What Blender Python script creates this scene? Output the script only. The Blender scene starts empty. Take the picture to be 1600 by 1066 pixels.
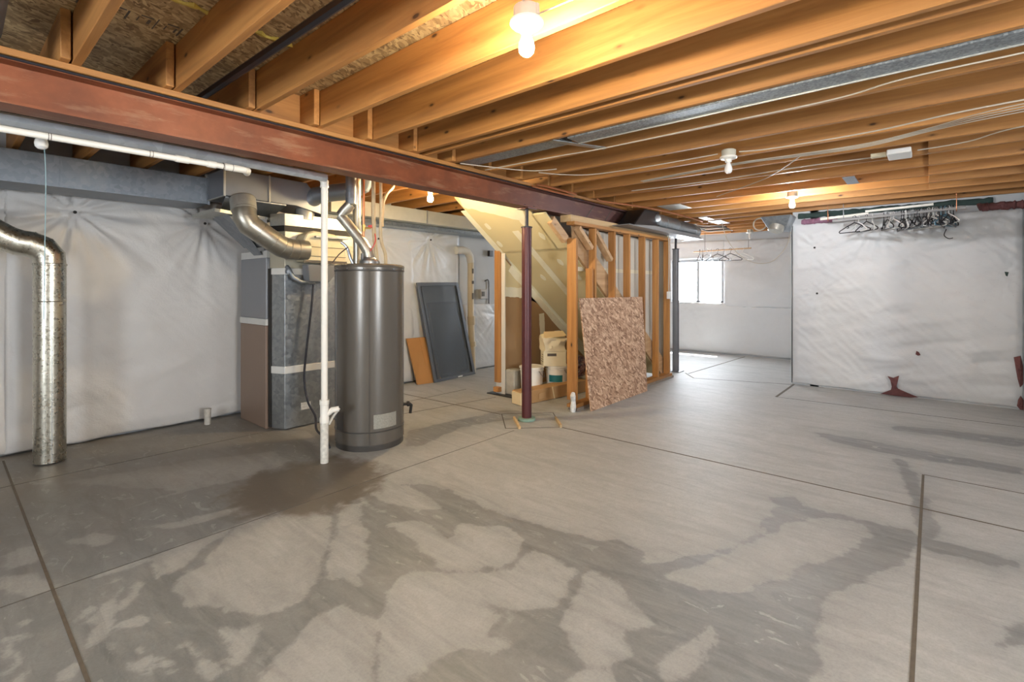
import bpy, bmesh, math, random
import numpy as np
from mathutils import Vector, Matrix, noise
random.seed(7)
SC = bpy.context.scene
COL = SC.collection
# ------------------------------------------------------------------ camera
# room axes: X runs along the steel beam (away to the right), Y along the joists (away to the left)
CAMH = 1.40
cam_d = bpy.data.cameras.new('camera'); cam = bpy.data.objects.new('camera', cam_d); COL.objects.link(cam)
cam_d.sensor_width = 36; cam_d.lens = 36 * 767 / 1600; cam_d.shift_y = -(533 - 448.5) / 1600
cam_d.clip_start = .02; cam_d.clip_end = 200
cam.location = (0, 0, CAMH)
HEAD = math.atan2(.6494, .7605)
cam.rotation_euler = (math.pi / 2, 0, HEAD - math.pi / 2)
SC.camera = cam
# ------------------------------------------------------------------ colour and world
SC.view_settings.view_transform = 'Standard'; SC.view_settings.look = 'None'
SC.view_settings.gamma = 1; SC.view_settings.use_curve_mapping = False
SC.view_settings.exposure = 0.52
W = bpy.data.worlds.new('daylight'); SC.world = W; W.use_nodes = True
W.node_tree.nodes['Background'].inputs[0].default_value = (.86, .93, 1, 1)
W.node_tree.nodes['Background'].inputs[1].default_value = 40.0
sun_d = bpy.data.lights.new('sun', 'SUN'); sun = bpy.data.objects.new('sun', sun_d); COL.objects.link(sun)
sun_d.energy = 40; sun_d.angle = .01; sun_d.color = (1, .97, .92)
sun.rotation_euler = Vector((.36, .05, 1)).to_track_quat('Z', 'Y').to_euler()
def portal(loc, rot, sx, sy):
    d = bpy.data.lights.new('window_daylight', 'AREA'); o = bpy.data.objects.new('window_daylight', d); COL.objects.link(o)
    d.shape = 'RECTANGLE'; d.size = sx; d.size_y = sy; d.cycles.is_portal = True
    o.location = loc; o.rotation_euler = rot
    return o
portal((10.72, 3.85, 1.52), (0, math.pi / 2, 0), .95, 1.15)
portal((-4.16, .7, 1.45), (0, -math.pi / 2, 0), 1.1, 1.2)  # portal of the added fill window behind the viewpoint
portal((1.6, -4.16, 1.45), (math.pi / 2, 0, 0), 1.2, 1.1)  # portal of the added fill window on the right
WARM_W, COOL_W, BACK_W = 46, 36, 52        # bulb strengths

# ------------------------------------------------------------------ mesh helper
class MB:
    def __init__(s): s.bm = bmesh.new()
    def box(s, x0, x1, y0, y1, z0, z1):
        v = [s.bm.verts.new((x, y, z)) for x in (x0, x1) for y in (y0, y1) for z in (z0, z1)]
        for f in ((0,1,3,2),(4,6,7,5),(0,4,5,1),(2,3,7,6),(0,2,6,4),(1,5,7,3)): s.bm.faces.new([v[i] for i in f])
        return s
    def hexa(s, p):            # eight corners: bottom ring then top ring
        v = [s.bm.verts.new(q) for q in p]
        for f in ((3,2,1,0),(4,5,6,7),(0,1,5,4),(1,2,6,5),(2,3,7,6),(3,0,4,7)): s.bm.faces.new([v[i] for i in f])
        return s
    def bar(s, a, b, w, h, up=(0,0,1)):
        a, b, up = Vector(a), Vector(b), Vector(up); d = (b - a).normalized()
        sd = d.cross(up).normalized(); u = sd.cross(d)
        s.hexa([a-sd*w/2-u*h/2, a+sd*w/2-u*h/2, b+sd*w/2-u*h/2, b-sd*w/2-u*h/2,
                a-sd*w/2+u*h/2, a+sd*w/2+u*h/2, b+sd*w/2+u*h/2, b-sd*w/2+u*h/2]); return s
    def prism(s, pts, vec):    # planar outline pushed along vec
        vec = Vector(vec); a = [s.bm.verts.new(p) for p in pts]; b = [s.bm.verts.new(Vector(p) + vec) for p in pts]
        s.bm.faces.new(a[::-1]); s.bm.faces.new(b); n = len(pts)
        for i in range(n): s.bm.faces.new((a[i], a[(i+1) % n], b[(i+1) % n], b[i]))
        return s
    def tube(s, pts, r, n=12, cr=0, cap=True):
        P = [Vector(p) for p in pts]
        R = list(r) if isinstance(r, (list, tuple)) else [r] * len(P)
        if cr:
            Q, RR = [], []
            for i in range(len(P) - 1):
                p0, p1, p2, p3 = P[max(i-1, 0)], P[i], P[i+1], P[min(i+2, len(P)-1)]
                for k in range(cr):
                    t = k / cr
                    Q.append(.5*((2*p1)+(p2-p0)*t+(2*p0-5*p1+4*p2-p3)*t*t+(3*p1-p0-3*p2+p3)*t**3)); RR.append(R[i]*(1-t)+R[i+1]*t)
            Q.append(P[-1]); RR.append(R[-1]); P, R = Q, RR
        T = []
        for i in range(len(P)):
            a = P[max(i-1, 0)]; b = P[min(i+1, len(P)-1)]
            d = (b - a)
            if i and i < len(P)-1: d = (P[i]-a).normalized() + (b-P[i]).normalized()
            T.append(d.normalized() if d.length > 1e-9 else Vector((0, 0, 1)))
        u = T[0].orthogonal().normalized(); rings = []
        for i, (p, t) in enumerate(zip(P, T)):
            u = (u - t * u.dot(t)); u = u.normalized() if u.length > 1e-6 else t.orthogonal().normalized()
            w = t.cross(u); k = 1
            sc = 1.0
            if 0 < i < len(P)-1:
                cs = (P[i]-P[i-1]).normalized().dot(t); sc = 1 / max(cs, .6)
            # mitre: stretch in the bend plane
            bend = Vector((0, 0, 0))
            if 0 < i < len(P)-1: bend = ((P[i+1]-P[i]).normalized() - (P[i]-P[i-1]).normalized())
            bn = bend.normalized() if bend.length > 1e-4 else None
            ring = []
            for j in range(n):
                a = 2*math.pi*j/n; o = (u*math.cos(a)+w*math.sin(a)) * R[i]
                if bn is not None: o = o + bn * o.dot(bn) * (sc - 1)
                ring.append(s.bm.verts.new(p + o))
            rings.append(ring)
        for i in range(len(rings)-1):
            for j in range(n): s.bm.faces.new((rings[i][j], rings[i][(j+1) % n], rings[i+1][(j+1) % n], rings[i+1][j]))
        if cap: s.bm.faces.new(rings[0][::-1]); s.bm.faces.new(rings[-1])
        return s
    def lathe(s, c, prof, n=32, ax=(0,0,1)):
        c = Vector(c); ax = Vector(ax).normalized(); u = ax.orthogonal().normalized(); w = ax.cross(u); rings = []
        for r, z in prof:
            if r < 1e-6: rings.append([s.bm.verts.new(c + ax*z)])
            else: rings.append([s.bm.verts.new(c + ax*z + (u*math.cos(2*math.pi*j/n)+w*math.sin(2*math.pi*j/n))*r) for j in range(n)])
        for a, b in zip(rings, rings[1:]):
            for j in range(n):
                k = (j+1) % n
                if len(a) == 1 and len(b) == 1: continue
                if len(a) == 1: s.bm.faces.new((a[0], b[k], b[j]))
                elif len(b) == 1: s.bm.faces.new((a[j], a[k], b[0]))
                else: s.bm.faces.new((a[j], a[k], b[k], b[j]))
        for rg, fl in ((rings[0], 1), (rings[-1], 0)):
            if len(rg) > 1: s.bm.faces.new(rg[::-1] if fl else rg)
        return s
    def face(s, pts): s.bm.faces.new([s.bm.verts.new(p) for p in pts]); return s
    def build(s, name, m, parent=None, origin=None, bevel=0, smooth=True, **kw):
        bm = s.bm
        bmesh.ops.recalc_face_normals(bm, faces=bm.faces)
        if bevel:
            eds = [e for e in bm.edges if len(e.link_faces) == 2 and e.calc_face_angle(0) > .5]
            bmesh.ops.bevel(bm, geom=eds, offset=bevel, segments=1, affect='EDGES', profile=.5)
        if smooth:
            for f in bm.faces: f.smooth = True
            for e in bm.edges:
                if len(e.link_faces) == 2 and e.calc_face_angle(0) > .55: e.smooth = False
        if parent is not None and origin is None: off = parent.get('_o', (0,0,0)); loc = (0,0,0)
        else:
            if origin is None:
                xs = [v.co for v in bm.verts]
                origin = (sum(v.x for v in xs)/len(xs), sum(v.y for v in xs)/len(xs), min(v.z for v in xs))
            off = origin; loc = origin
        off = Vector(off)
        for v in bm.verts: v.co -= off
        me = bpy.data.meshes.new(name); bm.to_mesh(me); bm.free()
        o = bpy.data.objects.new(name, me); COL.objects.link(o); me.materials.append(m)
        if parent is not None: o.parent = parent; OFF[o] = off
        else: o.location = loc
        tag(o, **kw)
        return o
OFF = {}
def tag(o, label=None, cat=None, group=None, kind=None):
    if label: o['label'] = label
    if cat: o['category'] = cat
    if group: o['group'] = group
    if kind: o['kind'] = kind
    return o
class Root:
    pass
def thing(name, loc, label, cat, group=None):
    o = bpy.data.objects.new(name, None); COL.objects.link(o); o.location = loc; o.empty_display_size = .1
    tag(o, label, cat, group); ORG[o.name] = Vector(loc); return o
ORG = {}
def part(mb, name, m, parent, **kw):      # geometry given in room coordinates, parent at any depth
    root = parent
    while root.parent: root = root.parent
    off = ORG.get(root.name, Vector(root.location))
    bm = mb.bm
    bevel = kw.pop('bevel', 0)
    bmesh.ops.recalc_face_normals(bm, faces=bm.faces)
    if bevel:
        eds = [e for e in bm.edges if len(e.link_faces) == 2 and e.calc_face_angle(0) > .5]
        bmesh.ops.bevel(bm, geom=eds, offset=bevel, segments=1, affect='EDGES', profile=.5)
    for f in bm.faces: f.smooth = True
    for e in bm.edges:
        if len(e.link_faces) == 2 and e.calc_face_angle(0) > .55: e.smooth = False
    for v in bm.verts: v.co -= off
    me = bpy.data.meshes.new(name); bm.to_mesh(me); bm.free()
    o = bpy.data.objects.new(name, me); COL.objects.link(o); me.materials.append(m); o.parent = parent
    tag(o, **kw); return o
def copy_tree(o, parent=None):
    c = o.copy(); COL.objects.link(c); c.parent = parent
    for ch in list(o.children): copy_tree(ch, c)
    return c

# ------------------------------------------------------------------ materials
class NT:
    def __init__(s, name):
        s.m = bpy.data.materials.new(name); s.m.use_nodes = True; s.t = s.m.node_tree
        s.b = s.t.nodes['Principled BSDF']
    def n(s, typ, ins=None, **at):
        d = s.t.nodes.new(typ)
        for k, v in at.items(): setattr(d, k, v)
        for k, v in (ins or {}).items():
            if hasattr(v, 'is_output'): s.t.links.new(v, d.inputs[k])
            else: d.inputs[k].default_value = v
        return d
    def l(s, a, b): s.t.links.new(a, b)
    def ramp(s, fac, stops):
        r = s.n('ShaderNodeValToRGB', {0: fac}); e = r.color_ramp.elements
        while len(e) < len(stops): e.new(.5)
        for i, (p, c) in enumerate(stops): e[i].position = p; e[i].color = (*c, 1) if len(c) == 3 else c
        return r.outputs[0]
    def mix(s, fac, a, b, mode='MIX'):
        d = s.n('ShaderNodeMix', data_type='RGBA', blend_type=mode)
        for i, v in ((0, fac), (6, a), (7, b)):
            if hasattr(v, 'is_output'): s.l(v, d.inputs[i])
            else: d.inputs[i].default_value = v if i == 0 else ((*v, 1) if len(v) == 3 else v)
        return d.outputs[2]
    def math(s, op, a, b=0., c=None, clamp=False):
        d = s.n('ShaderNodeMath', operation=op, use_clamp=clamp)
        for i, v in enumerate((a, b) if c is None else (a, b, c)):
            if hasattr(v, 'is_output'): s.l(v, d.inputs[i])
            else: d.inputs[i].default_value = v
        return d.outputs[0]
    def coord(s, scale=(1,1,1), rnd=True, rot=(0,0,0)):
        tc = s.n('ShaderNodeTexCoord'); v = tc.outputs['Object']
        if rnd:
            oi = s.n('ShaderNodeObjectInfo'); r = s.math('MULTIPLY', oi.outputs['Random'], 37.)
            cb = s.n('ShaderNodeCombineXYZ', {0: r, 1: r, 2: r})
            v = s.n('ShaderNodeVectorMath', {0: v, 1: cb.outputs[0]}, operation='ADD').outputs[0]
        return s.n('ShaderNodeMapping', {'Vector': v, 'Scale': scale, 'Rotation': rot}).outputs[0]
    def noise(s, vec, scale, detail=4, rough=.55, dist=0):
        return s.n('ShaderNodeTexNoise', {'Vector': vec, 'Scale': scale, 'Detail': detail, 'Roughness': rough, 'Distortion': dist}).outputs[0]
    def bump(s, h, strength=.3, dist=.01):
        s.l(s.n('ShaderNodeBump', {'Height': h, 'Strength': strength, 'Distance': dist}).outputs[0], s.b.inputs['Normal'])
    def out(s, col, rough=.5, metal=0., **kw):
        for k, v in {'Base Color': col, 'Roughness': rough, 'Metallic': metal, **kw}.items():
            if hasattr(v, 'is_output'): s.l(v, s.b.inputs[k])
            else: s.b.inputs[k].default_value = ((*v, 1) if isinstance(v, tuple) and len(v) == 3 else v)
        return s.m
def sq(*c): return tuple(((x/255+.055)/1.055)**2.4 if x > 10 else x/255/12.92 for x in c)
def flat(name, col, rough=.5, metal=0., var=.12, scale=12, bump=0, **kw):
    t = NT(name); v = t.coord(); n = t.noise(v, scale, 5)
    c = t.mix(n, tuple(x*(1-var) for x in col), tuple(min(1, x*(1+var)) for x in col))
    if bump: t.bump(t.noise(v, scale*4, 4), bump, .004)
    return t.out(c, rough, metal, **kw)
def wood(name, axis, light, mid, dark, knots=1.0, rough=.55):
    t = NT(name); sc = [14, 14, 14]; sc[axis] = .9
    v = t.coord(tuple(sc)); n1 = t.noise(v, 1.3, 6, .6, .6)
    sc2 = [60, 60, 60]; sc2[axis] = 2.5
    n2 = t.noise(t.coord(tuple(sc2)), 1, 3, .6)
    c = t.ramp(n1, [(.28, dark), (.48, mid), (.72, light)])
    c = t.mix(t.math('MULTIPLY', n2, .35), c, tuple(x*.55 for x in mid))
    n3 = t.noise(t.coord((1,1,1)), .8, 2)
    c = t.mix(t.math('MULTIPLY', n3, .35), c, tuple(min(1, x*1.1) for x in light))
    ks = [8.5, 8.5, 8.5]; ks[axis] = 3.6
    vo = t.n('ShaderNodeTexVoronoi', {'Vector': t.coord(tuple(ks)), 'Scale': 1., 'Randomness': 1.}, feature='F1')
    k = t.ramp(t.math('ADD', vo.outputs['Distance'], t.math('MULTIPLY', n2, .03)), [(.07, (1, 1, 1)), (.11, (.3, .3, .3)), (.17, (0, 0, 0))])
    kk = t.math('MULTIPLY', k, .95 * knots)
    c = t.mix(kk, c, tuple(x*.22 for x in dark))
    oi = t.n('ShaderNodeObjectInfo')
    hv = t.n('ShaderNodeHueSaturation', {'Color': c, 'Value': t.math('MULTIPLY_ADD', oi.outputs['Random'], .3, .85)})
    t.bump(n2, .15, .002)
    return t.out(hv.outputs[0], rough)
LW, MW, DW = (.56, .275, .082), (.39, .170, .046), (.23, .092, .028)
M = {}
M['woodx'] = wood('wood_along_beam', 0, LW, MW, DW)
M['woody'] = wood('wood_along_joists', 1, LW, MW, DW)
M['woodz'] = wood('wood_upright', 2, LW, MW, DW)
M['wood_pale'] = wood('pale_wood', 0, (.68, .50, .28), (.55, .37, .18), (.4, .25, .11))
M['wood_diag'] = wood('wood_slanting', 0, (.66, .45, .26), (.5, .31, .16), (.34, .19, .09))
def osb(name, cols, sc, ax):
    t = NT(name); v = t.coord((1, 1, 1), False); outs = []
    nz = t.n('ShaderNodeTexNoise', {'Vector': v, 'Scale': 9., 'Detail': 2.})
    vv = t.n('ShaderNodeMix', {0: .05}, data_type='VECTOR'); t.l(v, vv.inputs[4]); t.l(nz.outputs['Color'], vv.inputs[5])
    for i, a in enumerate((.3, 1.3, 2.3, -.5)):
        r = [0, 0, 0]; r[ax] = a; r = tuple(r)
        s = [1., 1., 1.]; s[0] = .30
        rot = t.n('ShaderNodeMapping', {'Vector': vv.outputs[1], 'Rotation': r, 'Location': (i*3.1, i*1.7, i*2.3)})
        mp = t.n('ShaderNodeMapping', {'Vector': rot.outputs[0], 'Scale': tuple(s)})
        vo = t.n('ShaderNodeTexVoronoi', {'Vector': mp.outputs[0], 'Scale': float(sc*(1+.25*i)), 'Randomness': 1.})
        outs.append(t.n('ShaderNodeSeparateColor', {0: vo.outputs['Color']}))
    # each layer of flakes covers the one below it in about half of its cells
    val = outs[0].outputs[0]
    for o in outs[1:]:
        m = t.math('GREATER_THAN', o.outputs[1], .55)
        d = t.n('ShaderNodeMix', {0: m, 2: val, 3: o.outputs[0]}, data_type='FLOAT'); val = d.outputs[0]
    n = t.noise(v, 60, 3); val = t.math('ADD', t.math('MULTIPLY', val, .8), t.math('MULTIPLY', n, .2))
    c = t.ramp(val, [(.12, cols[0]), (.38, cols[1]), (.62, cols[2]), (.88, cols[3])])
    t.bump(val, .3, .003)
    return t.out(c, .6)
M['osb'] = osb('strand_board', ((.22,.11,.06), (.42,.25,.155), (.52,.33,.215), (.72,.52,.36)), 34, 1)
M['subfloor'] = osb('subfloor_board', ((.20,.12,.05), (.36,.24,.11), (.46,.32,.16), (.62,.47,.24)), 40, 2)
def galv(name, a, b, rough=.36, sc=34, metal=.85):
    t = NT(name); v = t.coord()
    vo = t.n('ShaderNodeTexVoronoi', {'Vector': v, 'Scale': float(sc), 'Randomness': 1.})
    sp = t.n('ShaderNodeSeparateColor', {0: vo.outputs['Color']})
    n = t.noise(v, 4, 5, .6); f = t.math('ADD', t.math('MULTIPLY', sp.outputs[0], .45), t.math('MULTIPLY', n, .55))
    c = t.mix(f, a, b); r = t.math('MULTIPLY_ADD', f, .25, rough-.12)
    t.bump(t.noise(v, 5, 2), .12, .02)
    return t.out(c, r, metal)
M['galv'] = galv('galvanized_steel', (.24,.265,.29), (.46,.49,.51))
M['galv_dark'] = galv('dull_galvanized_steel', (.16,.18,.20), (.32,.34,.37), .48, 30, .7)
M['galv_bright'] = galv('bright_duct_pipe', (.44,.42,.35), (.68,.66,.58), .30, 70, 1.)
M['galv_pipe'] = galv('lit_galvanized_pipe', (.42,.45,.48), (.68,.71,.73), .40, 16, .45)  # paler, less metallic galvanized copy; light on the pipe is in the colour
M['flue'] = galv('flue_steel', (.38,.37,.32), (.62,.61,.55), .40, 24, .9)
M['galv_speckle'] = galv('speckled_duct', (.05,.065,.075), (.48,.52,.55), .45, 95, .6)
M['foil'] = flat('foil_tape', (.50,.49,.44), .38, .7, .2, 30, .4)
M['black'] = flat('black_plastic', (.018,.018,.02), .4)
M['dark_gap'] = flat('black_rubber_and_gap_shade', (.02,.018,.016), .7)  # black rubber and small dark parts, also the painted gap shade
M['brown_cab'] = flat('brown_enamel', (.235,.165,.125), .45, .1, .06, 3)
M['grey_cab'] = flat('grey_enamel', (.25,.26,.28), .45, .3, .06, 3)
M['white_tape'] = flat('white_duct_band', (.62,.62,.60), .5, .1, .08)
M['beige'] = flat('beige_enamel', (.52,.46,.31), .4, 0, .05)
M['taupe'] = flat('taupe_tank_enamel', (.125,.113,.098), .27, .25, .05, 2)
M['taupe_dark'] = flat('dark_trim', (.05,.046,.042), .4)
M['vent'] = flat('grey_vent_mesh', (.30,.29,.25), .6, .2, .4, 90, .4)
M['pvc'] = flat('white_pvc', (.80,.78,.72), .35, 0, .05, 8)
M['copper'] = flat('copper_pipe', (.60,.25,.12), .35, .8, .25, 20)
M['pipe_wrap'] = flat('tan_pipe_wrap', (.52,.42,.26), .6, 0, .25, 25)
M['iron'] = flat('black_iron_pipe', (.035,.035,.045), .45, .5)
M['cable'] = flat('white_cable', (.50,.45,.37), .5)
M['cable_dark'] = flat('dark_cable', (.05,.045,.045), .5)
M['cable_blue'] = flat('blue_string', (.25,.38,.42), .7)
M['porcelain'] = flat('white_porcelain', (.82,.80,.74), .3, 0, .03)
M['plasticbox'] = flat('plastic_junction_box', (.55,.53,.45), .5, 0, .1)
M['white_plate'] = flat('white_plastic', (.80,.80,.78), .35, 0, .03)
M['red'] = flat('red_valve_paint', (.55,.05,.04), .4)
M['brass'] = flat('brass', (.6,.42,.15), .35, .8)
M['green_pad'] = flat('green_foam_ring', (.22,.33,.26), .8, 0, .3, 30)
M['kraft'] = flat('brown_cardboard', (.46,.27,.115), .75, 0, .12, 6)
M['kraft_pale'] = flat('pale_cardboard', (.66,.52,.30), .75, 0, .12, 6)
M['kraft_light'] = flat('cream_carton', (.74,.66,.46), .7, 0, .1, 6)
M['ink'] = flat('faded_print', (.10,.085,.07), .7)
M['bucket'] = flat('white_bucket_plastic', (.80,.77,.68), .4, 0, .05)
M['teal'] = flat('teal_label', (.01,.16,.17), .5)
M['pink_ins'] = flat('pink_fibreglass', (.15,.058,.056), .9, 0, .5, 25, 1.)
M['purple_ins'] = flat('mauve_fibreglass', (.30,.15,.22), .9, 0, .5, 25, 1.)
M['dark_ins'] = flat('dark_sill_foam', (.035,.06,.055), .9, 0, .5, 15)
M['screen_frame'] = flat('grey_aluminium_frame', (.13,.14,.155), .38, .6)
M['hang_black'] = flat('black_hanger_plastic', (.02,.02,.024), .4)
M['hang_white'] = flat('white_hanger_plastic', (.72,.72,.70), .4)
M['hang_blue'] = flat('blue_hanger_plastic', (.10,.22,.30), .4)
M['rod'] = flat('grey_rod', (.36,.36,.36), .4, .3)
M['concrete_wall'] = flat('pale_grey_concrete', (.52,.54,.56), .8, 0, .08, 4, .2)
M['drywall'] = None
def drywall(name, paper, mudc):
    t = NT(name); v = t.coord((1,1,1), False)
    n = t.noise(v, 2.2, 4); c = t.mix(n, tuple(x*.92 for x in paper), tuple(x*1.06 for x in paper))
    return t.out(c, .8)
M['drywall'] = drywall('tan_drywall_paper', (.61,.52,.30), 0)
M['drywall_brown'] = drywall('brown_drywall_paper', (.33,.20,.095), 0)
M['drywall_grey'] = drywall('grey_drywall_paper', (.60,.57,.50), 0)
M['mud'] = flat('joint_compound', (.74,.70,.54), .8, 0, .08, 14, .2)
M['backlit_vinyl'] = flat('backlit_window_vinyl', (.34,.36,.38), .4, 0, .03)  # frame vinyl darkened to grey, backlit shade put into its colour
M['glue'] = flat('yellow_glue', (.55,.42,.08), .6, 0, .3, 30)
def steel_red():
    t = NT('red_primer_steel'); v = t.coord((1,1,1), False)
    n = t.noise(v, 3.0, 6, .62); n2 = t.noise(t.coord((1,6,6), False), 2.2, 7, .7)
    c = t.ramp(n, [(.3, (.13,.036,.014)), (.55, (.215,.062,.022)), (.75, (.29,.090,.036))])
    tc = t.n('ShaderNodeTexCoord'); sx = t.n('ShaderNodeSeparateXYZ', {0: tc.outputs['Object']})
    # bare and violet-grey patches of worn primer towards the far end
    m1 = t.n('ShaderNodeMapRange', {0: sx.outputs[0], 1: -.6, 2: .6}); m1 = t.math('MULTIPLY', m1.outputs[0], .8)
    c = t.mix(m1, c, (.115,.062,.066))
    p = t.ramp(n2, [(.53, (0,0,0)), (.66, (1,1,1))])
    c = t.mix(t.math('MULTIPLY', p, .45), c, (.36,.22,.13))
    sc = t.ramp(t.noise(t.coord((2,1,5), False), 9, 6, .75), [(.66, (0,0,0)), (.72, (1,1,1))])
    c = t.mix(t.math('MULTIPLY', sc, .7), c, (.55,.34,.22))
    t.bump(n2, .1, .003)
    return t.out(c, .5, .15)
M['steel_red'] = steel_red()
M['post_red'] = flat('maroon_post_paint', (.085,.022,.024), .38, .2, .2, 5)
M['post_grey'] = flat('grey_post_paint', (.14,.14,.15), .42, .3, .15, 5)
def sheeting(name, base, scale=1.):
    t = NT(name); v = t.coord((1,1,1), False)
    n1 = t.noise(v, 7*scale, 5, .6, 1.2); n2 = t.noise(v, 26*scale, 3, .6, 2.)
    c = t.mix(n1, tuple(x*.93 for x in base), base)
    sk = t.ramp(t.noise(v, 18, 2, .5, 3.), [(.74, (0,0,0)), (.76, (1,1,1))])
    c = t.mix(t.math('MULTIPLY', sk, .35), c, tuple(x*.55 for x in base))
    h = t.math('ADD', n1, t.math('MULTIPLY', n2, .4)); t.bump(h, .22, .02)
    return t.out(c, .42, 0, **{'Specular IOR Level': .45})
M['sheet'] = sheeting('white_vinyl_sheeting', (.56,.545,.53))
M['sheet2'] = sheeting('cool_white_vinyl_sheeting', (.60,.615,.63))
def plastic_clear(name):
    t = NT(name); t.out((.9,.9,.88), .25, 0, **{'Alpha': .35}); return t.m
def bulb_mat(name, col, st):
    t = NT(name); t.out((.9,.9,.9), .3, 0, **{'Emission Color': col, 'Emission Strength': st}); return t.m
M['bulb_off'] = flat('frosted_bulb', (.85,.85,.84), .2, 0, .02)
BA = 4*math.pi*.03**2*1.15
M['bulb_warm'] = bulb_mat('lit_warm_bulb', (1,.84,.60), WARM_W/(math.pi*BA))
M['bulb_cool'] = bulb_mat('lit_white_bulb', (.95,.97,1), COOL_W/(math.pi*BA))
M['bulb_back'] = bulb_mat('lit_yellow_bulb', (1,.76,.42), BACK_W/(math.pi*BA))
M['bulb_fill'] = bulb_mat('added_fill_bulb', (1,.965,.92), 34/(math.pi*BA))  # for the unseen bulbs added as neutral fill
def meshmat():
    t = NT('insect_mesh'); v = t.coord((1,1,1), False)
    n = t.noise(v, 3, 5, .6); c = t.mix(n, (.10,.115,.135), (.17,.19,.215))
    return t.out(c, .3, .35, **{'Alpha': .62})
M['mesh'] = meshmat()
def glass():
    t = NT('window_glass'); t.out((1,1,1), .02, 0, **{'Alpha': .12}); return t.m
M['glass'] = glass()

# ------------------------------------------------------------------ floor
DARK = [[(0.053, 2.476),(0.144, 6.679),(1.122, 5.533),(2.157, 5.68),(2.177, 3.655),(2.105, 3.019),(2.219, 2.796),(2.286, 2.532),(2.245, 2.075),(2.302, 1.816),(2.301, 1.584),(2.358, 1.43),(2.438, 1.316),(2.423, 1.231),(2.408, 1.15),(2.277, 1.122),(2.447, 1.011),(2.597, 0.901),(2.826, 0.809),(3.086, 0.743),(2.972, 0.765),(3.309, 0.674),(3.58, 0.498),(3.617, 0.276),(3.618, 0.098),(3.572, 0.041),(3.371, 0.051),(3.178, 0.111),(2.916, 0.248),(2.687, 0.324),(2.502, 0.367),(2.269, 0.342),(2.134, 0.297),(1.867, 0.351)], [(3.59, 0.845),(3.715, 0.699),(3.602, 0.623),(3.59, 0.5),(3.365, 0.633),(3.196, 0.684),(3.062, 0.771),(3.323, 0.747),(3.493, 0.751)], [(5.492, 0.87),(5.529, 0.518),(5.452, 0.062),(5.446, -0.545),(5.26, -0.526),(5.189, 0.059),(5.179, 0.308),(5.264, 0.683)], [(6.249, 0.32),(6.42, -0.119),(6.446, -0.645),(6.139, -0.614),(6.145, -0.114),(6.094, 0.262)], [(3.572, 0.041),(3.596, -0.04),(3.575, -0.168),(3.595, -0.359),(3.513, -0.351),(3.433, -0.232),(3.464, -0.114),(3.382, 0.039)], [(5.111, 0.22),(4.919, 0.113),(4.418, 0.05),(4.03, -0.015),(3.642, -0.041),(3.527, 0.04),(3.953, 0.076),(4.416, 0.137)], [(3.003, 3.882),(3.431, 3.8),(4.217, 3.697),(4.366, 3.175),(3.954, 3.377),(3.389, 3.565),(2.796, 3.434),(2.632, 3.492)], [(2.835, -0.238),(2.932, -0.293),(2.75, -0.275),(2.685, -0.199)]]
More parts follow.
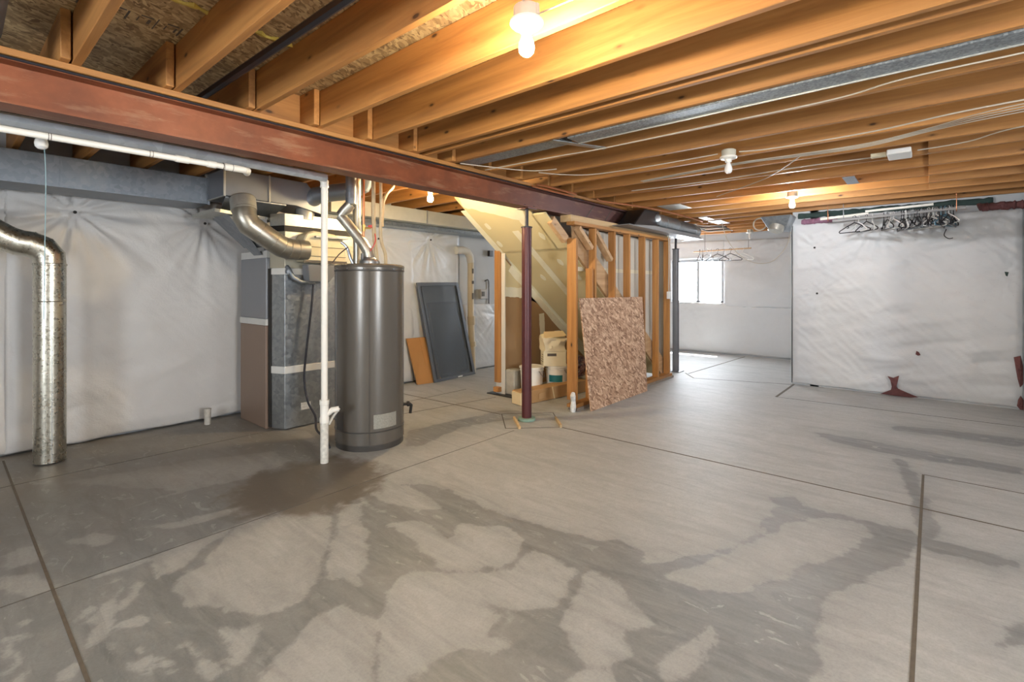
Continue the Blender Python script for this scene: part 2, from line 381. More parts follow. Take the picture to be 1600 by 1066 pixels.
LIGHT = [[(0.174, 2.805),(0.268, 2.768),(0.343, 2.75),(0.334, 2.708),(0.227, 2.722),(0.176, 2.759)], [(0.221, 2.881),(0.271, 2.897),(0.27, 2.854),(0.224, 2.843)], [(0.358, 2.739),(0.433, 2.803),(0.437, 2.759),(0.373, 2.698)], [(0.159, 2.769),(0.176, 2.759),(0.212, 2.645),(0.2, 2.609),(0.162, 2.668)], [(0.156, 2.548),(0.197, 2.613),(0.217, 2.64),(0.212, 2.585),(0.178, 2.531)], [(0.161, 2.472),(0.216, 2.552),(0.229, 2.546),(0.225, 2.495),(0.178, 2.426)], [(0.266, 2.349),(0.296, 2.402),(0.34, 2.436),(0.34, 2.388),(0.296, 2.314)], [(0.335, 2.986),(0.355, 3.054),(0.359, 2.944),(0.334, 2.946)], [(0.475, 2.421),(0.504, 2.414),(0.493, 2.379)], [(0.497, 2.352),(0.512, 2.345),(0.5, 2.298),(0.49, 2.319)], [(0.466, 3.092),(0.717, 3.074),(0.711, 3.026),(0.463, 3.04)], [(0.504, 2.244),(0.516, 2.239),(0.507, 2.216)], [(0.673, 2.834),(0.694, 2.834),(0.679, 2.795)], [(0.378, 2.503),(0.417, 2.594),(0.42, 2.562),(0.387, 2.481)], [(0.443, 2.325),(0.485, 2.247),(0.519, 2.142),(0.512, 2.131),(0.472, 2.233),(0.44, 2.3)], [(0.668, 2.122),(0.701, 2.156),(0.702, 2.133),(0.672, 2.096)], [(1.912, 2.603),(1.937, 2.504),(2.007, 2.223),(1.96, 2.228),(1.909, 2.468)], [(1.833, 2.918),(1.819, 2.712),(1.806, 2.59),(1.78, 2.62),(1.797, 2.824)], [(2.208, 1.584),(2.172, 1.495),(2.142, 1.414),(2.127, 1.432),(2.154, 1.516)], [(2.216, 1.443),(2.175, 1.357),(2.135, 1.314),(2.148, 1.352)], [(1.56, 1.368),(1.588, 1.349),(1.561, 1.319),(1.528, 1.333)], [(1.58, 1.321),(1.603, 1.305),(1.582, 1.288)], [(1.631, 3.049),(1.614, 2.882),(1.471, 2.612),(1.246, 2.329),(1.08, 2.134),(0.966, 2.133),(0.877, 2.175),(0.776, 2.388),(0.711, 2.498),(0.702, 2.648),(0.743, 2.752),(0.881, 2.8),(0.992, 2.957),(1.146, 3.109),(1.34, 3.135),(1.486, 3.102)], [(1.697, 2.927),(1.752, 2.79),(1.597, 2.464),(1.386, 2.122),(1.283, 2.043),(1.231, 2.181),(1.281, 2.332),(1.436, 2.543)], [(0.69, 2.98),(0.729, 3.069),(0.823, 3.104),(1.007, 3.099),(1.186, 3.123),(1.005, 2.994),(0.75, 2.825),(0.688, 2.841)], [(0.505, 2.674),(0.554, 2.786),(0.624, 2.892),(0.643, 2.831),(0.61, 2.72),(0.541, 2.664)], [(0.467, 2.564),(0.522, 2.572),(0.586, 2.56),(0.599, 2.5),(0.553, 2.464),(0.489, 2.515)], [(0.394, 2.679),(0.441, 2.716),(0.556, 2.856),(0.59, 2.971),(0.499, 2.96),(0.594, 2.927),(0.535, 2.808),(0.434, 2.49),(0.405, 2.497),(0.45, 2.644)], [(0.742, 2.213),(0.903, 2.113),(0.807, 2.0),(0.726, 1.97),(0.724, 2.124)], [(0.527, 2.217),(0.583, 2.16),(0.564, 2.08),(0.534, 2.124)], [(0.612, 2.228),(0.65, 2.21),(0.662, 2.069),(0.657, 1.957),(0.63, 1.94),(0.624, 1.996),(0.63, 2.105)], [(0.558, 4.741),(1.333, 4.529),(1.872, 4.254),(1.852, 3.921),(1.527, 3.788),(0.969, 3.929),(0.782, 3.856),(1.105, 3.882)], [(0.696, 3.577),(0.938, 3.413),(1.273, 3.351),(1.168, 3.27),(0.916, 3.331),(0.711, 3.502)], [(0.477, 3.611),(0.591, 3.642),(0.654, 3.512),(0.619, 3.394),(0.529, 3.419)], [(1.721, 2.436),(1.846, 2.387),(1.904, 2.221),(1.854, 2.053),(2.002, 2.106),(2.145, 1.88),(2.132, 1.727),(2.018, 1.656),(1.85, 1.622),(1.707, 1.705),(1.602, 1.869),(1.677, 2.007),(1.704, 2.175)], [(1.332, 1.91),(1.43, 1.947),(1.541, 1.941),(1.666, 1.753),(1.85, 1.579),(2.061, 1.625),(2.078, 1.471),(2.055, 1.338),(1.885, 1.262),(1.737, 1.263),(1.637, 1.361),(1.59, 1.469),(1.566, 1.544),(1.546, 1.391),(1.508, 1.357),(1.357, 1.356),(1.217, 1.419),(1.087, 1.405),(1.002, 1.364),(0.953, 1.422),(1.134, 1.67),(1.266, 1.815)], [(2.03, 1.285),(2.094, 1.252),(2.085, 1.142),(1.991, 0.966),(1.936, 0.874),(1.861, 0.903),(1.793, 0.954),(1.723, 0.876),(1.584, 0.894),(1.565, 0.963),(1.6, 1.071),(1.672, 1.183),(1.791, 1.199),(1.925, 1.253)], [(1.372, 0.971),(1.509, 0.982),(1.598, 0.901),(1.58, 0.828),(1.528, 0.788)], [(2.272, 1.002),(2.364, 0.977),(2.524, 0.876),(2.744, 0.785),(2.931, 0.738),(3.268, 0.648),(3.498, 0.503),(3.544, 0.301),(3.427, 0.232),(3.155, 0.323),(2.904, 0.432),(2.625, 0.548),(2.401, 0.659),(2.286, 0.793),(2.267, 0.968)], [(0.733, 1.819),(0.954, 1.937),(1.063, 1.988),(1.18, 1.982),(1.17, 1.863),(1.188, 1.749),(0.953, 1.422),(0.723, 1.691)], [(1.921, 3.059),(2.13, 2.9),(2.144, 2.633),(2.068, 2.35),(1.935, 2.438),(1.886, 2.705)], [(1.941, 3.303),(2.163, 3.101),(2.338, 2.657),(2.198, 2.769),(2.028, 2.985)], [(0.198, 3.431),(0.322, 3.326),(0.363, 3.082),(0.258, 3.096),(0.185, 3.217)], [(0.212, 3.675),(0.287, 3.732),(0.381, 3.672),(0.333, 3.442),(0.223, 3.484)], [(1.316, 1.457),(1.441, 1.366),(1.481, 1.264),(1.397, 1.257),(1.313, 1.381)], [(1.719, 0.783),(1.909, 0.763),(2.067, 0.691),(2.008, 0.647),(1.781, 0.664),(1.676, 0.715)], [(2.994, 0.417),(3.096, 0.373),(3.257, 0.305),(3.14, 0.322),(2.987, 0.388)]]

def sdf(X, Y, polys):
    out = []
    for P in polys:
        P = np.array(P); n = len(P); d = np.full(X.shape, 1e9); ins = np.zeros(X.shape, bool)
        for i in range(n):
            a, b = P[i], P[(i+1) % n]; e = b - a; L = max(e @ e, 1e-9)
            t = np.clip(((X-a[0])*e[0] + (Y-a[1])*e[1]) / L, 0, 1)
            d = np.minimum(d, (X-a[0]-t*e[0])**2 + (Y-a[1]-t*e[1])**2)
            c = (a[1] > Y) != (b[1] > Y)
            with np.errstate(divide='ignore', invalid='ignore'):
                xi = (b[0]-a[0])*(Y-a[1])/(b[1]-a[1]+1e-12)+a[0]
            ins ^= c & (X < xi)
        d = np.sqrt(d); out.append(np.where(ins, d, -d))
    return out
def spaced(a, b, lo, hi, f, c):
    v = list(np.arange(a, lo, c)) + list(np.arange(lo, hi, f)) + list(np.arange(hi, b, c)) + [b]
    return np.array(v)
gx = spaced(-4, 10.75, 0, 5.6, .022, .12); gy = spaced(-4, 5.95, -.5, 5.2, .022, .12)
GX, GY = np.meshgrid(gx, gy, indexing='ij'); X = GX.ravel(); Y = GY.ravel()
field = np.full(X.shape, .3)
for d in sdf(X, Y, DARK): field = np.minimum(field, -d)
for d in sdf(X, Y, LIGHT): field = np.maximum(field, d)
field = np.clip(field, -.35, .35)
nx, ny = len(gx), len(gy)
co = np.stack([X, Y, np.zeros_like(X)], 1)
ii, jj = np.meshgrid(np.arange(nx-1), np.arange(ny-1), indexing='ij'); a = (ii*ny+jj).ravel()
fc = np.stack([a, a+ny, a+ny+1, a+1], 1)
me = bpy.data.meshes.new('floor')
me.vertices.add(len(co)); me.vertices.foreach_set('co', co.astype(np.float32).ravel())
me.loops.add(fc.size); me.loops.foreach_set('vertex_index', fc.astype(np.int32).ravel())
me.polygons.add(len(fc)); me.polygons.foreach_set('loop_start', (np.arange(len(fc))*4).astype(np.int32))
me.update(); me.validate()
at = me.attributes.new('stain', 'FLOAT', 'POINT'); at.data.foreach_set('value', field.astype(np.float32))
floor = bpy.data.objects.new('floor', me); COL.objects.link(floor); tag(floor, kind='structure')
t = NT('stained_concrete'); v = t.coord((1,1,1), False)
st = t.n('ShaderNodeAttribute', attribute_name='stain').outputs['Fac']
n1 = t.noise(v, 5.5, 6, .62, .4); n2 = t.noise(v, 26, 5, .7, 1.); n3 = t.noise(v, 1.1, 5, .6, .5)
n4 = t.noise(t.coord((2.2,.7,1), False, (0,0,.5)), 3.2, 7, .68, 1.4)
w = t.math('ADD', st, t.math('MULTIPLY', t.math('SUBTRACT', n1, .5), .17))
w = t.math('ADD', w, t.math('MULTIPLY', t.math('SUBTRACT', n2, .5), .05))
edge = t.n('ShaderNodeMapRange', {0: w, 1: -.012, 2: .016, 3: 0., 4: 1.}, interpolation_type='SMOOTHSTEP').outputs[0]
soft = t.n('ShaderNodeMapRange', {0: w, 1: -.05, 2: .28, 3: 0., 4: 1.}).outputs[0]
n5 = t.noise(t.coord((3.2,.55,1), False, (0,0,-.9)), 2.4, 8, .7, .8); n6 = t.noise(v, 95, 3, .7)
dk = t.mix(n3, (.165,.173,.177), (.245,.254,.258))
dk = t.mix(t.ramp(n4, [(.40, (0,0,0)), (.66, (.7,.7,.7))]), dk, (.30,.31,.312)); dk = t.mix(t.ramp(n5, [(.36, (.5,.5,.5)), (.5, (0,0,0))]), dk, (.135,.141,.143))
lt = t.mix(n3, (.415,.425,.422), (.515,.522,.515))
lt = t.mix(t.math('MULTIPLY', t.ramp(n4, [(.42, (1,1,1)), (.62, (0,0,0))]), .32), lt, (.31,.317,.315)); lt = t.mix(t.ramp(n5, [(.38, (.4,.4,.4)), (.5, (0,0,0))]), lt, (.31,.317,.315))
mid = t.mix(.45, dk, lt)
c = t.mix(edge, dk, t.mix(t.math('POWER', soft, .6), mid, lt))
# pale splatter left in the dark part
sp = t.ramp(t.noise(t.coord((1.6,.8,1), False, (0,0,-.75)), 6.5, 5, .6, 1.2), [(.60, (0,0,0)), (.63, (1,1,1))])
near = t.n('ShaderNodeMapRange', {0: w, 1: -.12, 2: -.02, 3: .55, 4: 0.}).outputs[0]
c = t.mix(t.math('MULTIPLY', sp, near), c, (.46,.47,.47))
c = t.mix(t.math('MULTIPLY', t.ramp(n2, [(.35, (0,0,0)), (.75, (1,1,1))]), .20), c, (.12,.118,.115)); c = t.mix(t.math('MULTIPLY', t.ramp(n6, [(.45, (0,0,0)), (.75, (1,1,1))]), .20), c, (.10,.10,.098))
# brown ring around the stand-pipe
gp = t.n('ShaderNodeNewGeometry').outputs['Position']
ds = t.n('ShaderNodeVectorMath', {0: gp, 1: (1.72, 3.35, 0)}, operation='DISTANCE').outputs['Value']
ds = t.math('ADD', ds, t.math('MULTIPLY', n1, .5))
brown_ring = t.n('ShaderNodeMapRange', {0: ds, 1: .66, 2: .84, 3: .85, 4: 0.}, interpolation_type='SMOOTHSTEP').outputs[0]
c = t.mix(brown_ring, c, (.118,.096,.073))
floor_xyz = t.n('ShaderNodeSeparateXYZ', {0: gp})  # floor position, for a browner tint towards the back left
bk = t.n('ShaderNodeMapRange', {0: t.math('ADD', floor_xyz.outputs[1], t.math('MULTIPLY', n3, 1.5)), 1: 3.6, 2: 5.3, 3: 0., 4: .5}).outputs[0]
lf = t.n('ShaderNodeMapRange', {0: floor_xyz.outputs[0], 1: 2.4, 2: 3.4, 3: 1., 4: 0.}).outputs[0]
c = t.mix(t.math('MULTIPLY', bk, lf), c, (.16,.125,.085))
t.bump(t.math('ADD', n2, t.math('MULTIPLY', n1, .6)), .12, .006)
t.out(c, t.math('MULTIPLY_ADD', edge, .12, .46), 0)
me.materials.append(t.m)
M['joint'] = flat('joint_dirt', (.12,.10,.078), .9, 0, .3, 30)
M['joint_thin'] = flat('crack_dirt', (.11,.10,.09), .9, 0, .3, 30)
def joint(a, b, w, m='joint'):
    p = [Vector((*a, .0)), Vector((*b, .0))]; mb = MB(); mb.bar(p[0], p[1], w, .003)
    o = mb.build('control_joint', M[m], smooth=False, origin=(a[0], a[1], 0)); wm = o.matrix_basis.copy(); o.parent = floor; return o
joint((.345, 5.68), (.352, -4), .013); joint((4.04, 2.80), (4.04, -.0), .013); joint((4.04, -.0), (4.04, -4), .013)
joint((-4, 3.085), (.9, 3.087), .006, 'joint_thin'); joint((.9, 3.087), (3.65, 3.09), .005, 'joint_thin'); joint((4.775, .045), (-4, .07), .015); joint((4.775, .04), (4.775, -4), .009)
joint((6.93, 1.50), (8.0, 1.50), .03); joint((6.93, 1.50), (7.05, -.78), .010, 'joint_thin')
for a, b in (((3.65,3.2),(4.04,2.8)), ((4.04,2.8),(4.45,3.2)), ((4.45,3.2),(4.04,3.6)), ((4.04,3.6),(3.65,3.2))): joint(a, b, .010, 'joint_thin')
joint((4.02, 3.6), (3.95, 5.7), .014); joint((-1, 4.95), (4.7, 4.84), .008, 'joint_thin'); joint((2.9, 4.5), (4.6, 4.2), .008, 'joint_thin')
joint((7.88, 2.98), (10.5, 2.84), .02); joint((7.54, 2.77), (7.97, 1.51), .014, 'joint_thin'); joint((7.54, 2.77), (7.9, 3.04), .02)
# ------------------------------------------------------------------ shell
CZ = 2.705
def struct(name, mb, m, parent=None, **k):
    o = mb.build(name, m, smooth=False) if parent is None else part(mb, name, m, parent); o['kind'] = 'structure'; return o
struct('ceiling', MB().box(-4, 10.75, -4, 5.95, CZ, CZ+.03), M['subfloor'])
struct('wall_back', MB().box(-4, 10.75, 5.86, 5.98, 0, CZ), M['concrete_wall'])
wf = MB()
for y0, y1, z0, z1 in ((1.6, 3.295, 0, CZ), (4.395, 5.9, 0, CZ), (3.295, 4.395, 0, 1.065), (3.295, 4.395, 1.975, CZ)): wf.box(10.62, 10.74, y0, y1, z0, z1)
wfar = struct('wall_far', wf, M['concrete_wall'])
struct('wall_bumpout', MB().box(8.02, 10.74, 1.20, 1.52, 0, CZ).box(8.02, 8.16, -.93, 1.3, 0, CZ), M['concrete_wall'])
struct('wall_right_return', MB().box(6.4, 8.015, -.94, -.82, 0, CZ).box(6.3, 6.4, -4, -.82, 0, CZ), M['concrete_wall'])
wr = MB()
for x0, x1, z0, z1 in ((-4, 1.0, 0, CZ), (2.2, 6.4, 0, CZ), (1.0, 2.2, 0, .9), (1.0, 2.2, 2.0, CZ)): wr.box(x0, x1, -4.12, -4, z0, z1)
struct('wall_right', wr, M['sheet'])
wb = MB()
for y0, y1, z0, z1 in ((-4, .1, 0, CZ), (1.3, 5.9, 0, CZ), (.1, 1.3, 0, .9), (.1, 1.3, 2.0, CZ)): wb.box(-4.12, -4, y0, y1, z0, z1)
struct('wall_behind', wb, M['sheet'])
# window_1 in the far wall
w1 = MB()
for y0, y1, z0, z1 in ((3.295,3.34,1.065,1.975),(4.35,4.395,1.065,1.975),(3.295,4.395,1.065,1.105),(3.295,4.395,1.935,1.975),(3.79,3.85,1.065,1.975)): w1.box(10.645, 10.70, y0, y1, z0, z1)
win = w1.build('window_1', M['backlit_vinyl'], bevel=.004, kind='structure'); ORG[win.name] = win.location.copy()
part(MB().box(10.668, 10.674, 3.34, 4.35, 1.105, 1.935), 'pane', M['glass'], win)
part(MB().box(10.60, 10.66, 3.27, 4.42, 1.040, 1.062), 'window_sill', M['backlit_vinyl'], win)
for nm, bx in (('fill_window_2', (-4.09,-4.05,.1,1.3,.9,2.0)), ('fill_window_3', (1.0,2.2,-4.09,-4.05,.9,2.0))):  # two unseen windows added to bring neutral daylight fill to the near room
    x0,x1,y0,y1,z0,z1 = bx; m = MB(); alongx = (x1-x0) > .5
    for k in range(3):
        if alongx: c_ = x0+(x1-x0)*k/2; m.box(c_-.025, c_+.025, y0, y1, z0, z1)
        else: c_ = y0+(y1-y0)*k/2; m.box(x0, x1, c_-.025, c_+.025, z0, z1)
    m.box(x0, x1, y0, y1, z0, z0+.05); m.box(x0, x1, y0, y1, z1-.05, z1); m.build(nm, M['backlit_vinyl'], kind='structure', smooth=False)
# ink stamps and glue lines on the boards overhead
m = MB(); r = random.Random(3)
for X0, X1, Yc in ((.25, .42, 2.93), (.50, .82, 2.93)):
    x = X0
    while x < X1:
        h = r.choice((.05, .10, .13)); wdt = r.choice((.005, .008, .012)); m.box(x, x+wdt, Yc-h*.5, Yc+h*.5, CZ-.0015, CZ+.001); x += wdt + r.choice((.012, .02, .035))
    for k in range(3): m.box(X0+.03+.1*k*(X1-X0)/.3, X0+.08+.1*k*(X1-X0)/.3, Yc-.055, Yc-.045, CZ-.0015, CZ+.001)
o = m.build('stamp_marks', M['ink'], smooth=False, kind='structure')
for (xa, xb, yy) in ((.10, .43, 2.58), (.49, .86, 2.60), (.91, 1.24, 2.62)):
    m = MB(); m.tube([(xa + (xb-xa)*k/12, yy + .012*math.sin(k*1.9), CZ-.002) for k in range(13)], [.012+.005*math.sin(k*2.3) for k in range(13)], 6)
    m.build('glue_line', M['glue'], kind='structure')

# ------------------------------------------------------------------ joists
ORD = ['first','second','third','fourth','fifth','sixth','seventh','eighth','ninth','tenth','eleventh','twelfth','thirteenth','fourteenth','fifteenth','sixteenth','seventeenth','eighteenth','nineteenth','twentieth','twenty-first','twenty-second','twenty-third','twenty-fourth','twenty-fifth','twenty-sixth','twenty-seventh']
JX = [.455,.87,1.285,1.69,2.095,2.505,2.915,3.365,3.825,4.28,4.73,5.19,5.70,6.19,6.66,7.12,7.56,7.99,8.44,8.90,9.35,9.81,10.26]
JZ0, JZ1 = 2.47, 2.704
look = ['brown-faced','brown-faced with an orange underside','dark-knotted brown','orange, lit by the nearest bulb','golden, right beside the nearest lit bulb']
def jname(i):
    if i < 17: return f'wooden ceiling joist, the {ORD[i]} one counted along the red steel beam from the left edge'
    return f'wooden ceiling joist near the far window wall, the {ORD[len(JX)-1-i]} one counting back from that wall'
for i, x in enumerate(JX):
    end = -3.98
    if x > 8.0: end = 1.53
    elif x > 6.3: end = -.81
    if 5.0 < x < 7.2: end = -.28
    y1 = 3.30
    m = MB().box(x-.038, x, end, y1, JZ0, JZ1)
    m.build('ceiling_joist', M['woody'], origin=(x-.019, 2., JZ0), bevel=.003, smooth=False, label=jname(i), cat='joist', group='ceiling joists on the near side of the steel beam')
m = MB().box(2.575, 2.613, -3.98, 3.30, JZ0, JZ1)
m.build('ceiling_joist', M['woody'], origin=(2.6, 2., JZ0), bevel=.003, smooth=False, label='doubled wooden joist, second of a close pair with a dark slot between them', cat='joist', group='ceiling joists on the near side of the steel beam')
for x in [q for q in JX if 5.0 < q < 7.2]:
    e0 = -3.98 if x < 6.3 else -.81
    MB().box(x-.076, x-.039, e0, .02, JZ0-.004, JZ1).build('ceiling_joist', M['woody'], origin=(x-.057, -.5, JZ0), bevel=.003, smooth=False,
        label=f'redder joist lapped at the right edge onto the {ORD[JX.index(x)]} joist from the left', cat='joist', group='lapped joists at the right edge')
k = 0
for i, x in enumerate(JX):
    xx = x - .045
    if 7.5 < x: y0 = 3.0
    else: y0 = 3.08
    m = MB().box(xx-.038, xx, y0, 5.85, JZ0, JZ1)
    m.build('ceiling_joist', M['woody'], origin=(xx-.019, 4.4, JZ0), bevel=.003, smooth=False, label=f'joist behind the steel beam, its cut end lapped against the {ORD[i]} joist from the left', cat='joist', group='ceiling joists behind the steel beam')
M['plate'] = M['woodx']
for i in range(2, 8):
    a, b = JX[i], JX[i+1]-.083
    if i == 5: a = 2.613
    MB().box(a+.001, b-.001, 3.27, 3.308, JZ0, JZ1).build('blocking_board', M['woodx'], bevel=.002, smooth=False, label=f'orange blocking board above the beam between the {ORD[i]} and {ORD[i+1]} joists', cat='wood block', group='blocking above the steel beam')
MB().box(-3.9, 8.25, 3.13, 3.335, 2.437, 2.469).build('nailer_board', M['woodx'], bevel=.003, smooth=False, label='long wooden nailer board lying on top of the red steel beam', cat='board')
# ------------------------------------------------------------------ steel beam and posts
m = MB(); m.box(-3.9, 8.30, 3.15, 3.31, 2.225, 2.238).box(-3.9, 8.30, 3.15, 3.31, 2.420, 2.434).box(-3.9, 8.30, 3.225, 3.235, 2.238, 2.420)
bt = thing('steel_beam', (4.0, 3.23, 2.225), 'long red-primed steel I-beam crossing the room under the joists', 'beam')
part(m, 'i_section', M['steel_red'], bt)
for x in (5.15, 5.60): part(MB().prism([(x, 3.223, 2.24), (x+.02, 3.223, 2.24), (x+.22, 3.223, 2.418), (x+.20, 3.223, 2.418)], (0, -.002, 0)), 'paint_seam', M['ink'], bt)
for x in (3.94, 4.09): part(MB().lathe((x, 3.19, 2.238), [(.013, 0), (.013, .014)], 6), 'bolt', M['iron'], bt)
def post(x, y, m, lab, ring):
    t = thing('steel_post', (x, y, 0), lab, 'post')
    part(MB().lathe((x, y, 0), [(.052, .0), (.052, 2.02)], 32), 'column', m, t)
    part(MB().lathe((x, y, 0), [(.060, 2.02), (.060, 2.032), (.030, 2.033), (.019, 2.04), (.019, 2.214)], 24), 'jack_screw', M['iron'], t)
    part(MB().box(x-.075, x+.075, y-.075, y+.075, 2.212, 2.224), 'top_plate', m, t)
    if ring: part(MB().lathe((x, y, 0), [(.06, 0), (.092, .004), (.09, .03), (.054, .032)], 28), 'foam_ring', M['green_pad'], t)
    else: part(MB().box(x-.1, x+.1, y-.1, y+.1, 0, .012), 'base_plate', m, t)
post(4.02, 3.23, M['post_red'], 'maroon adjustable steel post in front of the stair closet', True)
post(7.95, 3.22, M['post_grey'], 'dark grey adjustable steel post in front of the far window', False)
for a, b, w in (((3.968,3.361),(3.72,3.077),'left'), ((4.254,3.026),(4.03,2.80),'right')):
    MB().bar((*a, .014), (*b, .014), .022, .028).build('wooden_stake', M['wood_pale'], smooth=False, label=f'pale wooden stake lying on the floor just {w} of the maroon post', cat='stake')

# ------------------------------------------------------------------ plastic sheeting on the walls
def sheet(name, o, u, nrm, width, height, tufts, label, m='sheet', res=.02, seed=0, puff=.05, hem=.02, cell=None, group=None, edges=.06, pl=.017, fold=1.):
    o, u, nrm = Vector(o), Vector(u), Vector(nrm); nu, nv = int(width/res)+1, int(height/res)+1
    me = bpy.data.meshes.new(name); vs = []
    ph = [(random.Random(seed+i*7).uniform(0, 6.28), random.Random(seed+i).choice((11, 13, 15, 9))) for i in range(len(tufts))]
    for i in range(nu):
        a = i*width/(nu-1)
        for j in range(nv):
            b = j*height/(nv-1)
            q = Vector((a*1.0, b*1.0, seed))
            h = puff*(.55 + .45*noise.noise(q*1.1)) + .010*noise.noise(q*3.3)
            # slack diagonal folds
            s1 = noise.noise(Vector((a*2.2+b*1.1, b*7-a*1.5, seed+5)))
            h += .018*s1*abs(s1)*fold
            s2 = noise.noise(Vector((a*3-b*3, (a+b)*16, seed+9))); h += .0035*s2*fold
            for (ta, tb, st), (p, nn) in zip(tufts, ph):
                dx, dy = a-ta, b-tb; d = math.hypot(dx, dy)
                if d < 1.2:
                    th = math.atan2(dy, dx)
                    f = math.exp(-d/.24)*min(1, d/.06)
                    k = math.sin(nn*th+p+3*noise.noise(Vector((th*2, d*1.5, seed)))) + .6*math.sin((2*nn+3)*th+p*2)
                    h += st*pl*f*k - st*puff*.9*math.exp(-(d/.10)**1.3)
            eb = min(a, width-a)
            if eb < edges: h *= .25+.75*eb/edges
            if b < .12: h = h*(b/.12)**.5 + .012*abs(noise.noise(Vector((a*4, 0, seed+3))))
            if b > height-.1: h *= .3+.7*(height-b)/.1
            z = b
            if j == 0: z = hem*noise.noise(Vector((a*3.1, 7, seed)))*1.2 + hem*.4
            z = max(z, .004-o.z)
            vs.append(o + u*a + Vector((0, 0, z)) + nrm*max(h, .004))
    fs = [(i*nv+j, (i+1)*nv+j, (i+1)*nv+j+1, i*nv+j+1) for i in range(nu-1) for j in range(nv-1)]
    org = o + u*(width/2); me.from_pydata([v-org for v in vs], [], fs); me.materials.append(M[m])
    for p in me.polygons: p.use_smooth = True
    ob = bpy.data.objects.new(name, me); COL.objects.link(ob); ob.location = org
    sd = ob.modifiers.new('thickness', 'SOLIDIFY'); sd.thickness = .004; sd.offset = -1
    tag(ob, label, 'plastic sheeting', group); return ob
GS = 'white vinyl sheeting hung on the walls'
sheet('plastic_sheeting', (-2.6, 5.80, .012), (1,0,0), (0,-1,0), 3.0, 2.28, [(2.9, 2.05, 1), (1.9, 2.05, 1)], 'white sheeting at the left edge behind the galvanized downpipe', seed=3, group=GS, puff=.07, pl=.03)
sheet('plastic_sheeting', (.36, 5.79, .012), (1,0,0), (0,-1,0), 3.1, 2.28, [(.43, 2.05, 1.1), (1.45, 2.05, 1.1), (2.45, 2.05, 1)], 'wide white sheeting on the wall left of the furnace, pleated at two round pins', seed=11, group=GS, puff=.07, pl=.032)
sheet('plastic_sheeting', (3.50, 5.79, .012), (1,0,0), (0,-1,0), 1.05, 2.28, [(.42, 2.05, 1.2)], 'narrow white sheeting just right of the water heater, with one pleated pin', 'sheet2', seed=23, group=GS, pl=.03)
sheet('plastic_sheeting', (4.42, 5.80, .012), (1,0,0), (0,-1,0), 1.05, 2.28, [(.42, 2.10, 1.2)], 'white sheeting behind the leaning screens, gathered at a pin', 'sheet2', seed=31, group=GS, pl=.03)
sheet('plastic_sheeting', (5.50, 5.84, .012), (1,0,0), (0,-1,0), 1.6, 1.10, [(.9, .9, .6)], 'short white sheeting low on the wall right of the tan pipe', 'sheet2', seed=41, group=GS, puff=.04)
sheet('plastic_sheeting', (8.01, 1.52, .012), (0,-1,0), (-1,0,0), 2.32, 2.29, [(.28, 1.94, .35), (.31, 1.30, .4), (2.18, 1.53, .3), (.95, 2.15, .7)], 'large white sheeting on the right-hand wall below the hanger rod', 'sheet2', seed=57, group=GS, puff=.04, fold=2.2)
sheet('plastic_sheeting', (8.01, 1.53, .012), (1,0,0), (0,1,0), 2.6, 2.29, [(1.2, 1.9, .6)], 'white sheeting wrapped round the corner beside the far room', 'sheet2', seed=61, group=GS, puff=.02, res=.05)
sheet('plastic_sheeting', (7.95, -.81, .012), (-1,0,0), (0,1,0), 1.5, 2.29, [(.6, 1.5, .6)], 'white sheeting on the wall at the right edge of the view', 'sheet2', seed=67, group=GS, puff=.03, res=.04)
sheet('plastic_sheeting', (10.61, 4.6, .012), (0,-1,0), (-1,0,0), 3.06, 1.06, [(.6, .8, .4), (2.2, .8, .6)], 'white sheeting below the window on the far wall', 'sheet2', seed=71, group=GS, puff=.04, res=.035)
sheet('plastic_sheeting', (10.60, 3.27, .98), (0,-1,0), (-1,0,0), 1.73, 1.37, [(.5, 1.15, .8), (1.2, 1.15, .5)], 'white sheeting right of the window on the far wall', 'sheet2', seed=73, group=GS, puff=.04, res=.03)
sheet('plastic_sheeting', (10.61, 4.42, 1.99), (0,-1,0), (-1,0,0), 1.16, .38, [(.3, .2, .5), (.8, .2, .6)], 'strip of white sheeting above the far window', 'sheet2', seed=79, group=GS, puff=.03, res=.03)
for i, (x, y, z, ax, lab) in enumerate(((.79,5.745,2.06,(0,-1,0),'dark round pin gathering the sheeting left of the hanging string bulb duct'),(1.81,5.745,2.06,(0,-1,0),'dark round pin gathering the sheeting beside the furnace'),(3.92,5.745,2.06,(0,-1,0),'dark round pin just right of the water heater'),(4.84,5.745,2.11,(0,-1,0),'dark round pin above the leaning screens'),(7.965,1.24,1.95,(-1,0,0),'upper dark pin near the corner of the right-hand sheeting'),(7.965,1.21,1.31,(-1,0,0),'lower dark pin near the corner of the right-hand sheeting'))):
    MB().lathe((x, y, z), [(.014, 0), (.013, .006), (.005, .012), (0, .013)], 14, ax).build('insulation_pin', M['dark_gap'], origin=(x, y, z), label=lab, cat='pin')
def blob(name, pts, axis_pt, nrm, m, lab, cat, h=.03, seed=1):
    nrm = Vector(nrm); c = sum((Vector(p) for p in pts), Vector())/len(pts); mb = MB(); bm = mb.bm
    n = 6; rings = []
    for k in range(n+1):
        f = 1 - k/n; rings.append([bm.verts.new(c + (Vector(p)-c)*f + nrm*(h*(1-f*f)*(1+.7*noise.noise(Vector(p)*9+Vector((k, seed, 0)))))) for p in pts])
    for A, B in zip(rings, rings[1:]):
        for j in range(len(pts)): bm.faces.new((A[j], A[(j+1) % len(pts)], B[(j+1) % len(pts)], B[j]))
    bmesh.ops.remove_doubles(bm, verts=bm.verts, dist=1e-4)
    return mb.build(name, m, label=lab, cat=cat)
def wallpts(L, X): return [(X, y, z) for y, z in L]
